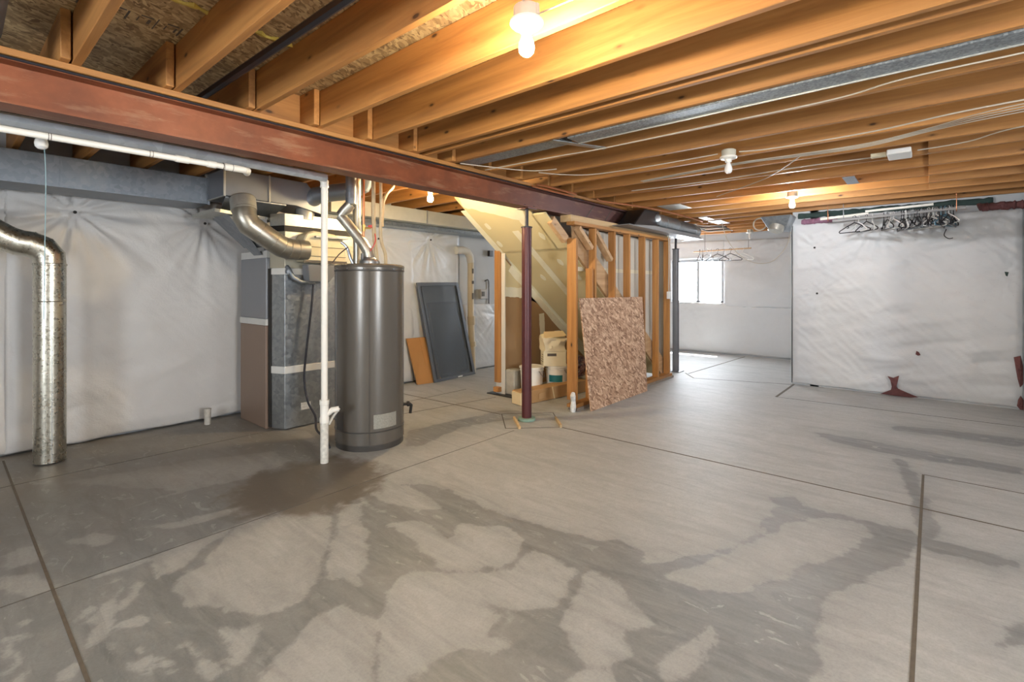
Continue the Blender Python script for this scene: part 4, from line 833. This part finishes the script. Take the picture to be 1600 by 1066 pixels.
# ------------------------------------------------------------------ stair enclosure
def zs(x): return 1.85 - .72*(x-4.75)         # under-side of the stair
ST = thing('staircase', (6.0, 3.7, 0), 'basement staircase seen from below, tan drywall on its sloping underside', 'stairs')
part(MB().prism([(3.93,3.34,zs(3.93)),(4.78,3.34,zs(4.78)),(4.78,3.34,zs(4.78)+.018),(3.93,3.34,zs(3.93)+.018)], (0,.90,0)).prism([(4.27,3.165,zs(4.27)),(4.78,3.165,zs(4.78)),(4.78,3.165,zs(4.78)+.017),(4.27,3.165,zs(4.27)+.017)], (0,.2,0)).prism([(4.74,3.19,zs(4.74)),(7.25,3.19,zs(7.25)),(7.25,3.19,zs(7.25)+.018),(4.74,3.19,zs(4.74)+.018)], (0,1.05,0)), 'soffit_drywall', M['drywall'], ST)
for y in (3.155, 4.20):
    xa = 4.80 if y < 4 else 3.95
    part(MB().prism([(xa,y,zs(xa)+.018),(7.30,y,.02),(7.30,y,.30),(xa,y,zs(xa)+(.33 if y<4 else .12))], (0,.036,0)), 'stringer', M['wood_diag'], ST)
n = 9
for k in range(n):
    x = 7.15 - k*.27; z = zs(x)+.30
    if z > 2.15: break
    part(MB().box(x-.25, x+.02, 3.195, 4.195, z-.028, z), 'tread', M['wood_diag'], ST)
    part(MB().box(x-.012, x, 3.195, 4.195, z-.19, z-.028), 'riser', M['wood_diag'], ST)
def mudpatch(pts, name, lab, y=None, th=.003, vec=None):
    P = [Vector(p) for p in pts]; return P
def soffit_pt(x, y): return Vector((x, y, zs(x)-.002))
def patch_on_soffit(pts, nm):
    part(MB().prism([soffit_pt(*p) for p in pts], (0,0,-.002)), nm, M['mud'], ST)
def band(a, b, w, seed=0):
    a, b = Vector(a), Vector(b); d = (b-a).normalized(); s = Vector((-d.y, d.x)); n = 14; L, Rr = [], []
    for k in range(n+1):
        p = a.lerp(b, k/n); f = w*(1+.25*noise.noise(Vector((k*.6, seed, 0))))
        L.append(p+s*f/2); Rr.append(p-s*f/2)
    return [tuple(q) for q in L+Rr[::-1]]
def disc(c, rx, ry, seed=0): return [(c[0]+rx*math.cos(a*.4488)*(1+.15*math.sin(a*2+seed)), c[1]+ry*math.sin(a*.4488)) for a in range(14)]
patch_on_soffit(band((3.95,4.18),(4.25,3.45),.22,1), 'tape_joint'); patch_on_soffit(band((4.1,4.27),(6.8,4.2),.09,2), 'corner_tape')
patch_on_soffit(band((4.45,3.75),(6.6,3.65),.10,3), 'tape_joint')
for i, c_ in enumerate(((4.35,3.55),(4.55,3.43),(4.95,3.45),(5.2,3.35),(4.35,4.1),(4.62,4.15),(5.2,3.9))): patch_on_soffit(disc(c_, .05, .035, i), 'screw_patch')
struct('wall_stair', MB().prism([(4.765,4.262,0),(7.28,4.262,0),(7.28,4.262,2.46),(4.765,4.262,2.46)], (0,.013,0)), M['drywall_grey'])
MB().prism([(4.82,3.20,zs(4.82)+.36),(7.24,3.20,.33),(7.24,3.20,2.10),(4.82,3.20,2.10)], (0,.012,0)).build('drywall_lining', M['drywall_grey'], smooth=False, label='pale drywall lining seen between the studs above the stair stringer', cat='drywall')
for zz in (1.62,): MB().box(4.9, 7.22, 3.197, 3.1995, zz-.03, zz+.02).build('trim_joint_tape', M['mud'], kind='structure', smooth=False)
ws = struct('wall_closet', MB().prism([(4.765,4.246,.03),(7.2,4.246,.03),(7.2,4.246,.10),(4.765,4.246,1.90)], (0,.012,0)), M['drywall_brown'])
PW = [0]
def pw(pts, m='mud', nm='tape_joint'):
    PW[0] += .0006; o = MB().prism([(x, 4.2455-PW[0], z) for x, z in pts], (0,-.0004,0)).build('trim_joint_tape', M[m], kind='structure', smooth=False)
pw([(4.77,1.80),(4.77,1.40),(5.45,1.32),(5.75,1.10)], 'drywall'); pw([(a,b) for a,b in band((4.78,1.34),(5.35,1.31),.13,4)]); pw(band((4.95,1.68),(6.9,.28),.17,5)); pw(band((5.30,1.26),(5.32,.1),.06,6)); pw(band((6.0,.75),(6.0,.15),.14,7)); pw(band((4.80,1.25),(4.80,.1),.07,8)); pw(band((5.62,1.02),(5.66,.5),.12,9))
def stud(x, y0, y1, z0, z1, lab, m='woodz', w=.038):
    MB().box(x, x+w, y0, y1, z0, z1).build('wall_stud', M[m], bevel=.002, smooth=False, label=lab, cat='stud', group='studs of the stair enclosure')
stud(4.722, 4.245, 4.335, .16, zs(4.74)+.02, 'orange stud at the far left side of the stair closet opening')
MB().box(4.70, 4.80, 4.245, 4.335, .04, .10).build('plate_offcut', M['woodx'], bevel=.002, smooth=False, label='short orange plate block under the left stud of the closet opening', cat='wood block')
MB().box(4.762, 4.775, 4.19, 4.34, .012, zs(4.77)).build('drywall_edge', M['drywall_grey'], smooth=False, label='cream drywall edge beside the left closet stud', cat='drywall')
MB().box(4.69, 4.80, 4.0, 4.44, .0, .012).build('plate_strip', M['black'], smooth=False, label='dark strip on the floor under the left closet stud', cat='strip')
SX = [4.672, 5.09, 5.56, 5.96, 6.41, 6.86, 7.26]
names = ['wide orange stud at the left end of the stud wall, beside the strand board','brown stud rising behind the left of the strand board top','brown stud above the middle of the strand board','brown stud crossed by the stair stringer above the strand board','brown stud above the right corner of the strand board','brown stud just right of the strand board','last stud at the right end of the stud wall, with the outlet box']
for x, nm in zip(SX, names):
    stud(x, 3.045 if x > 4.8 else 3.04, 3.135 if x > 4.8 else 3.165, .115 if x < 4.8 else .075, 2.10 if x > 4.8 else 1.95, nm, w=.038)
MB().box(5.02, 5.058, 3.045, 3.135, .075, 1.62).build('wall_stud', M['woodz'], bevel=.002, smooth=False, label='short cripple stud just left of the second stud', cat='stud', group='studs of the stair enclosure')
MB().box(4.64, 7.30, 3.04, 3.15, 2.103, 2.141).build('top_plate', M['woodx'], bevel=.002, smooth=False, label='top plate of the stud wall under the steel beam', cat='board')
MB().box(4.66, 7.36, 3.10, 3.25, 2.144, 2.222).build('shim_board', M['wood_pale'], bevel=.002, smooth=False, label='pale shim board between stud wall and steel beam', cat='board')
MB().box(4.655, 7.36, 3.035, 3.155, .035, .073).build('bottom_plate', M['woodx'], bevel=.002, smooth=False, label='upper bottom plate of the stud wall', cat='board')
MB().box(4.68, 7.40, 3.03, 3.155, 0, .033).build('bottom_plate', flat('grimy_sill', (.25,.20,.16), .7, 0, .3, 12), bevel=.002, smooth=False, label='grimy lower sill board on the floor under the stud wall', cat='board')
MB().prism([(7.303,3.05,.08),(7.318,3.05,.08),(7.318,3.05,2.14),(7.303,3.05,2.14)], (0,1.19,0)).build('end_drywall', M['drywall_grey'], smooth=False, label='grey drywall end panel at the right end of the stud wall', cat='drywall')
# slanting 2x4s framed above the opening
for i, (a, b, lab) in enumerate((((4.38,3.18,2.14),(4.66,3.18,1.94),'short slanting board butted to the top of the left orange stud'),((4.78,3.10,2.085),(5.07,3.10,1.86),'short slanting board between the first and second studs'),((5.16,3.10,2.07),(5.54,3.10,1.74),'slanting board between the second and third studs'))):
    MB().bar(a, b, .06 if i == 0 else .085, .10 if i == 0 else .05).build('slanting_brace', M['wood_diag'], bevel=.002, smooth=False, label=lab, cat='brace')
MB().tube([(4.625,3.05,.005),(4.62,3.045,.06),(4.63,3.05,.12),(4.615,3.045,.18),(4.63,3.05,.215)], [.028,.034,.026,.032,.018], 12, 3).build('crumpled_plastic', flat('crumpled_plastic', (.62,.62,.60), .3, 0, .5, 35, .6), label='crumpled clear plastic wrap at the foot of the left orange stud', cat='plastic')
# strand board leaning on the studs
bl, br = Vector((4.73,2.985,0)), Vector((6.17,2.90,0)); tl, tr = Vector((4.73,3.025,1.27)), Vector((6.33,3.035,1.27))
bl, br = Vector((4.77,2.90,0)), Vector((6.20,2.90,0)); tl, tr = Vector((4.72,3.02,1.272)), Vector((6.30,3.02,1.265))
n_ = Vector((0, 1, 0)) * .016
mb = MB(); mb.hexa([bl, br, br+n_, bl+n_, tl, tr, tr+n_, tl+n_])
mb.build('strand_board', M['osb'], origin=(5.5,2.9,0), bevel=.001, smooth=False, label='big sheet of mottled oriented strand board leaning on the stud wall', cat='board')
# outlet and cable at the end stud
MB().box(7.17, 7.25, 3.00, 3.045, 1.22, 1.33).build('outlet_box', M['white_plate'], bevel=.004, label='white outlet box on the last stud of the stud wall', cat='outlet')
wire([(7.215,3.03,1.33),(7.21,3.03,1.45),(7.23,3.035,1.6),(7.235,3.035,1.85),(7.22,3.03,2.05),(7.20,3.03,2.2)], .009, 'cable', 'white cable running up from the outlet box')
MB().lathe((6.70,3.1995,1.70), [(.02,0),(.02,.02),(0,.03)], 10, (0,-1,0)).build('pipe_plug', M['brass'], label='small round brass plug between the right-hand studs', cat='plug')
# ------------------------------------------------------------------ things in the closet
def bucket(x, y, r, h, lab, label_band=None):
    t = thing('bucket', (x, y, 0), lab, 'bucket')
    part(MB().lathe((x,y,0), [(0,.004),(r*.86,.004),(r*.88,.0),(r*.88,.01),(r*.97,h*.86),(r*1.03,h*.865),(r*1.03,h*.89),(r*.98,h*.90),(r*.99,h*.95)], 40), 'pail', M['bucket'], t)
    part(MB().lathe((x,y,0), [(r*1.04,h*.94),(r*1.08,h*.945),(r*1.08,h*.99),(r*1.02,h),(r*.96,h*.985),(0,h*.985)], 40), 'lid', M['bucket'], t)
    if label_band:
        a0 = math.atan2(-y, -x); mb = MB()
        for k in range(10):
            b0, b1 = a0-.75+k*.13, a0-.75+(k+1)*.13
            c = lambda a, rr, z: (x+rr*math.cos(a), y+rr*math.sin(a), z)
            z0, z1 = h*.44, h*.68
            mb.hexa([c(b0,r*.93,z0),c(b0,r*.95,z0),c(b1,r*.95,z0),c(b1,r*.93,z0),c(b0,r*.94,z1),c(b0,r*.965,z1),c(b1,r*.965,z1),c(b1,r*.94,z1)])
        part(mb, 'teal_label', M['teal'], t)
    part(MB().tube([(x-r*1.04*math.sin(.3),y-r*1.0,h*.88),(x,y-r*1.12,h*.72),(x+r*.4,y-r*1.06,h*.66),(x+r*.9,y-r*.62,h*.80)], .003, 6, 5), 'handle', M['galv_dark'], t)
bucket(4.97, 3.91, .150, .385, 'white plastic bucket at the left of the closet, partly behind the maroon post')
bucket(5.34, 3.78, .150, .37, 'white bucket with a teal label, boxes stacked on its lid', True)
def carton(c, sx, sy, h, rz, m, name, lab, cat='box', crump=0, parts=True):
    t = thing(name, (0,0,0), lab, cat); t.location = c; ORG[t.name] = Vector((0,0,0)); t.rotation_euler = (0,0,rz)
    mb = MB().box(-sx/2, sx/2, -sy/2, sy/2, 0, h)
    if crump:
        bmesh.ops.subdivide_edges(mb.bm, edges=mb.bm.edges[:], cuts=5, use_grid_fill=True)
        for v in mb.bm.verts:
            if v.co.z > .02: v.co += Vector((noise.noise(v.co*9), noise.noise(v.co*9+Vector((5,0,0))), noise.noise(v.co*7+Vector((0,9,0)))*1.2))*crump
    part(mb, 'body', m, t, bevel=0 if crump else .003)
    return t
t = carton((5.29,3.80,.37), .30, .22, .19, -.75, M['kraft_light'], 'carton', 'cream carton with printed lines on the bucket lid')
for k in range(4): part(MB().box(-.152,-.150,-.08,.07-.02*k,.05+.03*k,.057+.03*k), 'print_line', M['ink'], t)
part(MB().box(-.10,.02,-.112,-.110,.13,.165), 'print_block', M['ink'], t)
t = carton((5.29,3.80,.562), .31, .23, .19, -.70, M['kraft_light'], 'crumpled_box', 'crumpled open cream box on top of the carton', crump=.045)
part(MB().prism([(-.15,-.11,.17),(.15,-.11,.20),(.14,.03,.25),(-.12,.05,.24)], (0,0,.004)), 'flap', M['kraft_pale'], t)
lb = thing('long_cardboard_box', (5.2, 3.62, 0), 'long narrow brown cardboard box lying on the closet floor', 'box')
part(MB().prism([(4.44,3.66,.004),(5.62,3.49,.004),(5.66,3.68,.004),(4.50,3.84,.004)], (0,0,.155)), 'carton_body', M['kraft'], lb, bevel=.004)
part(MB().prism([(4.437,3.655,.01),(4.435,3.657,.15),(4.47,3.63,.16),(4.46,3.64,.01)], (0.03,.16,0)), 'open_end_flap', M['kraft_pale'], lb)
for x in (5.0, 5.42): part(MB().prism([(x,3.66-(x-4.44)*.144-.001,.004),(x+.015,3.66-(x+.015-4.44)*.144-.001,.004),(x-.025,3.66-(x-.025-4.44)*.144-.001,.158),(x-.04,3.66-(x-.04-4.44)*.144-.001,.158)], (0,-.002,0)), 'tape', M['kraft_pale'], lb)
part(MB().box(4.72,4.86,3.60,3.602,.04,.11), 'print_block', flat('faint_print', (.52,.32,.15), .7), lb)
bg = MB(); bmesh.ops.create_icosphere(bg.bm, subdivisions=4, radius=.16)
for v in bg.bm.verts: v.co = Vector((v.co.x*1.2, v.co.y, v.co.z*.9)) + v.co.normalized()*.05*noise.noise(v.co*18)
for v in bg.bm.verts: v.co = v.co + Vector((5.80, 3.78, .30)); v.co.z = max(v.co.z, .162 if v.co.y < 3.67 else .02)
bagm = NT('patterned_bag'); vv = bagm.coord(); bn = bagm.noise(vv, 14, 3)
bagm.out(bagm.ramp(bn, [(.40, sq(70,40,45)), (.5, sq(150,110,90)), (.58, sq(60,45,60)), (.7, sq(190,170,140))]), .4)
bg.build('plastic_bag', bagm.m, origin=(5.80,3.78,.02), label='dark red patterned bag behind the long box, by the orange stud', cat='bag')
cb = MB().box(5.9, 6.15, 3.55, 3.9, .0, .32).build('brown_carton', M['kraft_pale'], bevel=.004, label='pale box edge showing at the far right inside the closet', cat='box')
MB().prism([(4.80,4.06,0),(4.98,4.10,0),(4.98,4.22,0),(4.79,4.22,0)], (0,0,.33)).build('grey_bag', flat('dusty_grey_bag', (.36,.33,.27), .7, 0, .25, 12), bevel=.02, label='dusty grey sack against the drywall left of the white bucket', cat='bag')

# ------------------------------------------------------------------ duct beside the beam end
t = thing('branch_duct', (6.9, 2.98, 2.2), 'silver round duct with a black boot lying along the end of the steel beam', 'duct')
part(duct(MB(), [(6.35,2.97,2.325),(6.80,2.975,2.325),(7.25,2.98,2.32),(7.95,2.985,2.315),(8.15,2.99,2.31)], .115), 'round_pipe', M['galv'], t)
part(MB().prism([(5.72,3.13,2.185),(6.05,3.13,2.43),(6.5,3.13,2.44),(6.5,3.13,2.20)], (0,-.27,0)), 'black_boot', flat('black_duct_boot', (.02,.022,.026), .3, .3, .3, 20), t, bevel=.01)
part(MB().prism([(5.60,2.86,2.180),(6.3,2.84,2.172),(7.2,2.83,2.172),(8.25,2.87,2.185),(8.25,3.14,2.185),(5.60,3.14,2.180)], (0,0,.010)).prism([(5.62,2.86,2.18),(8.2,2.86,2.18),(7.9,2.86,2.235),(6.3,2.86,2.23)], (0,-.01,0)), 'grey_pan', flat('grey_pan_metal', (.27,.275,.28), .5, .3, .06), t)
part(MB().lathe((6.45,2.90,2.33), [(0,.10),(.05,.085),(.08,.04),(.085,0)][::-1], 20, (-.75,-.65,.1)), 'end_cap', M['galv'], t)
wire([(5.05,3.0,2.44),(5.15,2.98,2.42),(5.6,2.90,2.43),(6.3,2.80,2.44),(7.2,2.78,2.45),(8.0,2.8,2.455)], .011, 'copper', 'pinkish copper pipe running above the silver branch duct', 'pipe', 3, name='copper_pipe')
wire([(4.02,3.10,2.455),(4.15,3.06,2.452),(4.6,3.06,2.452),(4.72,3.07,2.452)], .011, 'copper', 'upper short copper pipe on the beam edge above the maroon post', 'pipe', 3, name='copper_pipe')
wire([(3.95,3.10,2.43),(4.1,3.09,2.425),(4.7,3.09,2.425)], .011, 'copper', 'lower short copper pipe on the beam edge above the maroon post', 'pipe', 3, name='copper_pipe')
wire([(-3,3.142,2.428),(1.2,3.142,2.428),(3.6,3.142,2.428),(5.0,3.142,2.428)], .006, 'iron', 'thin dark pipe following the top edge of the steel beam', 'pipe', 1, name='iron_pipe')
wire([(1.06,3.6,2.575),(1.075,2.6,2.575),(1.083,1.8,2.575),(1.083,-1,2.575)], .023, 'iron', 'black iron pipe between the second and third joists', 'pipe', 1, name='iron_pipe')
duct(MB(), [(.12,3.3,2.59),(.11,2.6,2.59),(.10,.5,2.59)], .078).build('round_duct', M['galv_dark'], label='dark round duct in the joist bay at the upper left corner', cat='duct')
# metal in the joist bays
t = thing('bay_duct', (3.0, 1, 2.47), 'long speckled metal duct filling the bay beside the eighth joist', 'duct')
part(MB().box(2.925, 3.075, -3.98, 1.98, 2.462, 2.69).box(2.925, 3.10, 2.05, 3.1, 2.475, 2.69), 'duct_body', M['galv_speckle'], t, bevel=.004)
part(MB().box(3.072, 3.079, -3.98, 1.98, 2.455, 2.47), 'bright_edge', M['foil'], t)
MB().bar((2.90,2.10,2.463),(3.33,1.90,2.463), .05, .008).build('metal_strap', M['galv'], smooth=False, label='grey metal strap crossing two joists in front of the speckled duct', cat='strap')
def panel(x0,x1,y0,y1,lab,m='foil'):
    MB().box(x0,x1,y0,y1,2.462,2.468).build('metal_plate', M[m], smooth=False, label=lab, cat='plate')
panel(6.17,6.60,2.45,2.75,'pale metal plate on the joists above the branch duct'); panel(7.6,7.95,2.60,2.72,'first foil-faced strip among the cables past the beam end'); panel(8.1,8.6,2.55,2.75,'second foil-faced strip among the cables past the beam end')
panel(5.72,6.14,.56,.66,'dark metal plate between joists left of the white ceiling box','galv_dark')
t = thing('corner_duct', (7.75, 1.65, 2.3), 'silver duct boot at the ceiling above the corner of the right-hand wall', 'duct')
part(MB().prism([(7.62,1.46,2.40),(7.62,1.86,2.40),(7.80,1.78,2.22),(7.86,1.58,2.21)], (.34,0,0)), 'boot', M['galv'], t, bevel=.01)
part(MB().lathe((7.80,1.69,2.23), [(.10,-.05),(.10,.03),(.09,.04)], 20, (-.3,.2,-1)), 'collar', M['foil'], t)
# far end tangle of cables
r = random.Random(5)
for k in range(5):
    z = 2.44 - .012*k
    wire([(7.85+.05*k, 3.03-.03*k, z),(8.15+.1*k, 2.90, z-.05*r.random()),(8.4+.1*k, 2.78-.04*k, z-.02),(8.8+.1*k, 2.7, z+.01)], .009, 'cable_dark' if k % 2 else 'cable', f'{["first","second","third","fourth","fifth"][k]} of the tangled cables at the beam end, counted down from the joists')
wire([(8.44,2.64,2.468),(8.46,2.60,2.30),(8.5,2.55,2.15),(8.55,2.40,1.93),(8.6,2.2,1.80),(8.6,2.0,1.78),(8.6,1.85,1.86),(8.55,1.68,2.1),(8.46,1.62,2.468)], .005, 'cable', 'long cable drooping in a U in front of the far wall')
MB().tube([(8.0,1.95+.09*math.cos(a*.5), 2.34+.09*math.sin(a*.5)) for a in range(14)], .010, 7, 3).build('cable_coil', M['cable'], label='white cable coil at the corner of the right-hand wall', cat='cable')
MB().prism([(8.28,3.14,2.19),(8.60,2.95,2.46),(8.70,2.95,2.46),(8.36,3.14,2.19)], (0,.12,0)).build('slanting_block', M['wood_diag'], smooth=False, label='slanting wood block at the end of the steel beam', cat='wood block')
# ------------------------------------------------------------------ cables on the joists
wire([(3.20,3.05,2.452),(3.25,2.3,2.455),(3.28,1.9,2.452),(3.29,1.0,2.458),(3.26,.4,2.452),(3.18,.1,2.455),(3.16,-.4,2.45),(3.15,-1.5,2.452)], .0042, 'cable', 'cable stapled under the ninth joist past the speckled duct')
wire([(4.06,1.30,2.465),(4.02,1.9,2.45),(3.98,2.4,2.452),(3.75,2.6,2.44),(3.6,2.75,2.455)], .0042, 'cable', 'cable leaving the left side of the middle unlit bulb')
wire([(4.10,1.15,2.465),(4.13,.9,2.455),(4.12,.3,2.455),(3.98,-.2,2.452),(3.95,-1,2.455)], .005, 'cable', 'cable leaving the right side of the middle unlit bulb')
fans = [(4.40,1.25,4.10,-.5),(4.45,1.22,4.16,-.6),(4.42,1.20,4.22,-.55),(4.46,1.15,4.28,-.7)]
for k, (xa, ya, xb, yb) in enumerate(fans):
    wire([(xa+.15,2.2,2.455),(xa+.05,1.6,2.453),(xa,ya,2.452),(4.43+.03*k,.75,2.452),(4.41,.35,2.45-.008*k),(4.25+.03*k,.0,2.45),(xb-.05,-.35,2.45),(xb-.15,-1.2,2.455)], .0035, 'cable', f'{["nearest","second","third","farthest"][k]} of the thin cables fanning out left of the white ceiling box')
wire([(5.9,1.9,2.455),(5.3,1.3,2.45),(4.95,1.05,2.45),(4.50,.80,2.45)], .0045, 'cable', 'thin loose cable slanting across joists left of the white ceiling box')
wire([(4.95,.28,2.453),(4.93,.9,2.456),(5.0,1.6,2.455),(4.95,2.5,2.455)], .005, 'cable', 'cable running left from the white ceiling box')
wire([(4.90,.08,2.453),(4.86,-.2,2.456),(4.60,-.5,2.452),(4.55,-1.4,2.455)], .0042, 'cable', 'cable running right from the white ceiling box')
wire([(2.90,3.06,2.455),(3.35,2.7,2.42),(3.60,2.55,2.455)], .0042, 'cable', 'short cable drooping near the beam above the maroon post')
t = thing('ceiling_junction_box', (4.92, .18, 2.40), 'white rectangular box fixed under the joists at upper right', 'box')
part(MB().box(4.80,5.05,.115,.265,2.43,2.469), 'box_body', M['white_plate'], t, bevel=.006); part(MB().box(4.86,4.93,.27,.37,2.44,2.468), 'side_tab', M['kraft_light'], t, bevel=.003)

# ------------------------------------------------------------------ hanger rods and hangers
wire([(7.62,1.12,2.30),(7.60,.6,2.325)], .017, 'pvc', 'white end length of the upper hanger rod', 'rod', 1, name='hanger_rod')
wire([(7.60,.98,2.262),(7.58,.2,2.29),(7.57,-.30,2.305)], .019, 'rod', 'grey hanger rod hung under the joists before the right-hand sheeting', 'rod', 1, name='hanger_rod')
wire([(7.46,.62,2.335),(7.46,-.02,2.355)], .015, 'pvc', 'white upper hanger rod section nearest the room', 'rod', 1, name='hanger_rod')
for (x, y, m, lab) in ((7.60,1.03,'copper','copper wire hook holding the left end of the hanger rod'),(7.60,.86,'galv','grey wire hook just right of the left copper hook'),(7.56,-.22,'copper','copper wire hook holding the right end of the hanger rod')):
    wire([(x-.02,y,2.468),(x-.02,y,2.30),(x,y,2.265),(x+.022,y,2.30),(x+.022,y,2.36)], .004, m, lab, 'hook', 4, name='rod_hook')
def hanger_proto(name, m, style):
    t = thing(name, (0,0,0), 'x', 'hanger'); r_ = .0062 if style else .0038
    hk = [(.0,-.0,.0)]; R_ = .021
    hook = [(R_*math.cos(a), 0, R_*math.sin(a)-.002) for a in [math.radians(d) for d in (-30,10,50,90,130,170,200)]] + [(0,0,-.045),(0,0,-.07)]
    part(MB().tube(hook, .0034, 6, 2), 'hook', m, t)
    W_, Hh = .205, .105
    tri = [(0,0,-.068),(W_*.5,0,-.068-Hh*.42),(W_*.97,0,-.068-Hh*.88),(W_,0,-.068-Hh*1.0),(W_*.95,0,-.068-Hh*1.12),(0,0,-.068-Hh*1.14),(-W_*.95,0,-.068-Hh*1.12),(-W_,0,-.068-Hh),(-W_*.97,0,-.068-Hh*.88),(-W_*.5,0,-.068-Hh*.42),(0,0,-.068)]
    part(MB().tube(tri, r_, 6), 'body', m, t)
    if style: part(MB().tube([(W_*.42,0,-.068-Hh*.36),(W_*.36,0,-.068-Hh*.56),(W_*.5,0,-.068-Hh*.6)], r_*.8, 6), 'notch', m, t)
    return t
protos = {k: hanger_proto('clothes_hanger', M[mm], st) for k, mm, st in (('b','hang_black',1),('w','hang_white',1),('u','hang_blue',1),('g','galv',0))}
used = set()
def rodz(y): return 2.262 + (.98-y)*.0336 + .019
def hang(k, x, y, z, rz, lab, grp=None, s=1., tilt=0):
    o = protos[k] if k not in used else copy_tree(protos[k]); used.add(k)
    o.location = (x, y, z); o.rotation_euler = (tilt, 0, rz); o.scale = (s, s, s); o['label'] = lab; o['group'] = grp or 'hangers on the right-hand rod'
    return o
hang('b', 7.595, .745, rodz(.74), math.pi/2-.55, 'black hanger hanging broadside at the left end of the right-hand rod')
hang('w', 7.595, .70, rodz(.70), .5, 'white hanger just behind the leftmost black one')
hang('b', 7.595, .62, rodz(.62), math.pi/2-.9, 'second black hanger, turned across the leftmost one')
hang('w', 7.595, .56, rodz(.56), .2, 'pale hanger between the first three black hangers and the next pair')
hang('b', 7.59, .445, rodz(.44), .12, 'black hanger, left of a close dark pair under the first gap')
hang('b', 7.59, .41, rodz(.41), .35, 'black hanger, right of the close dark pair under the first gap')
hang('w', 7.59, .375, rodz(.375), -.1, 'left of two white hangers just left of the middle bunch')
hang('w', 7.59, .35, rodz(.34), .5, 'right of two white hangers just left of the middle bunch')
hang('g', 7.59, .325, rodz(.30), .9, 'thin wire hanger turned outward just left of the middle bunch')
r = random.Random(11); y = .275; kinds = 'bbwbggbbbgbbwbwgwbbubbubwbgb'
for i, kk in enumerate(kinds):
    sec = 'middle' if y > .12 else ('right' if y > -.05 else 'far right')
    col = {'b': 'black', 'w': 'white', 'u': 'dark blue', 'g': 'wire'}[kk]
    hang(kk, 7.585+r.uniform(-.01,.01), y, rodz(y), r.uniform(-.5,.75), f'{col} hanger packed in the {sec} bunch on the rod', f'{col} hangers in the {sec} bunch', r.uniform(1.0,1.15))
    y -= .021 if y > .0 else .0135
MB().tube([(7.93,-.14,2.10),(7.95,-.12,2.03),(7.94,-.16,1.985),(7.93,-.20,1.99)], .005, 6, 4).build('bent_wire_hook', M['hang_black'], label='bent black wire hook stuck in the right-hand sheeting', cat='hook')
# far hangers on a hanging pole by the window
wire([(9.85,3.62,2.10),(9.85,2.55,2.125)], .013, 'wood_diag', 'thin wooden pole hung by wires in front of the far window', 'rod', 1, name='hanger_pole')
wire([(9.85,3.40,2.09),(9.85,3.40,2.468)], .004, 'cable_dark', 'left wire holding the wooden pole by the far window', 'wire', 1, name='hanging_wire')
wire([(9.85,2.60,2.11),(9.85,2.60,2.468)], .004, 'cable_dark', 'right wire holding the wooden pole by the far window', 'wire', 1, name='hanging_wire')
for i, (yy, rz, kk, lab) in enumerate(((3.50,.15,'b','leftmost dark hanger on the far pole'),(3.44,.3,'b','second dark hanger on the far pole, beside the leftmost'),(3.36,-.3,'g','wire hanger turned sideways near the left of the far pole'),(3.28,.5,'g','second wire hanger near the left of the far pole'),(3.16,1.35,'b','dark hanger hanging broadside against the bright window pane'),(3.04,.9,'g','wire hanger right of the broadside dark one on the far pole'),(2.92,1.3,'b','dark hanger near the right window frame on the far pole'),(2.82,1.4,'w','pale hanger overlapping the right window frame'),(2.70,1.2,'w','rightmost pale hanger on the far pole'))):
    hang(kk, 9.85, yy, 2.122, rz, lab, 'hangers on the far pole', 1.15)
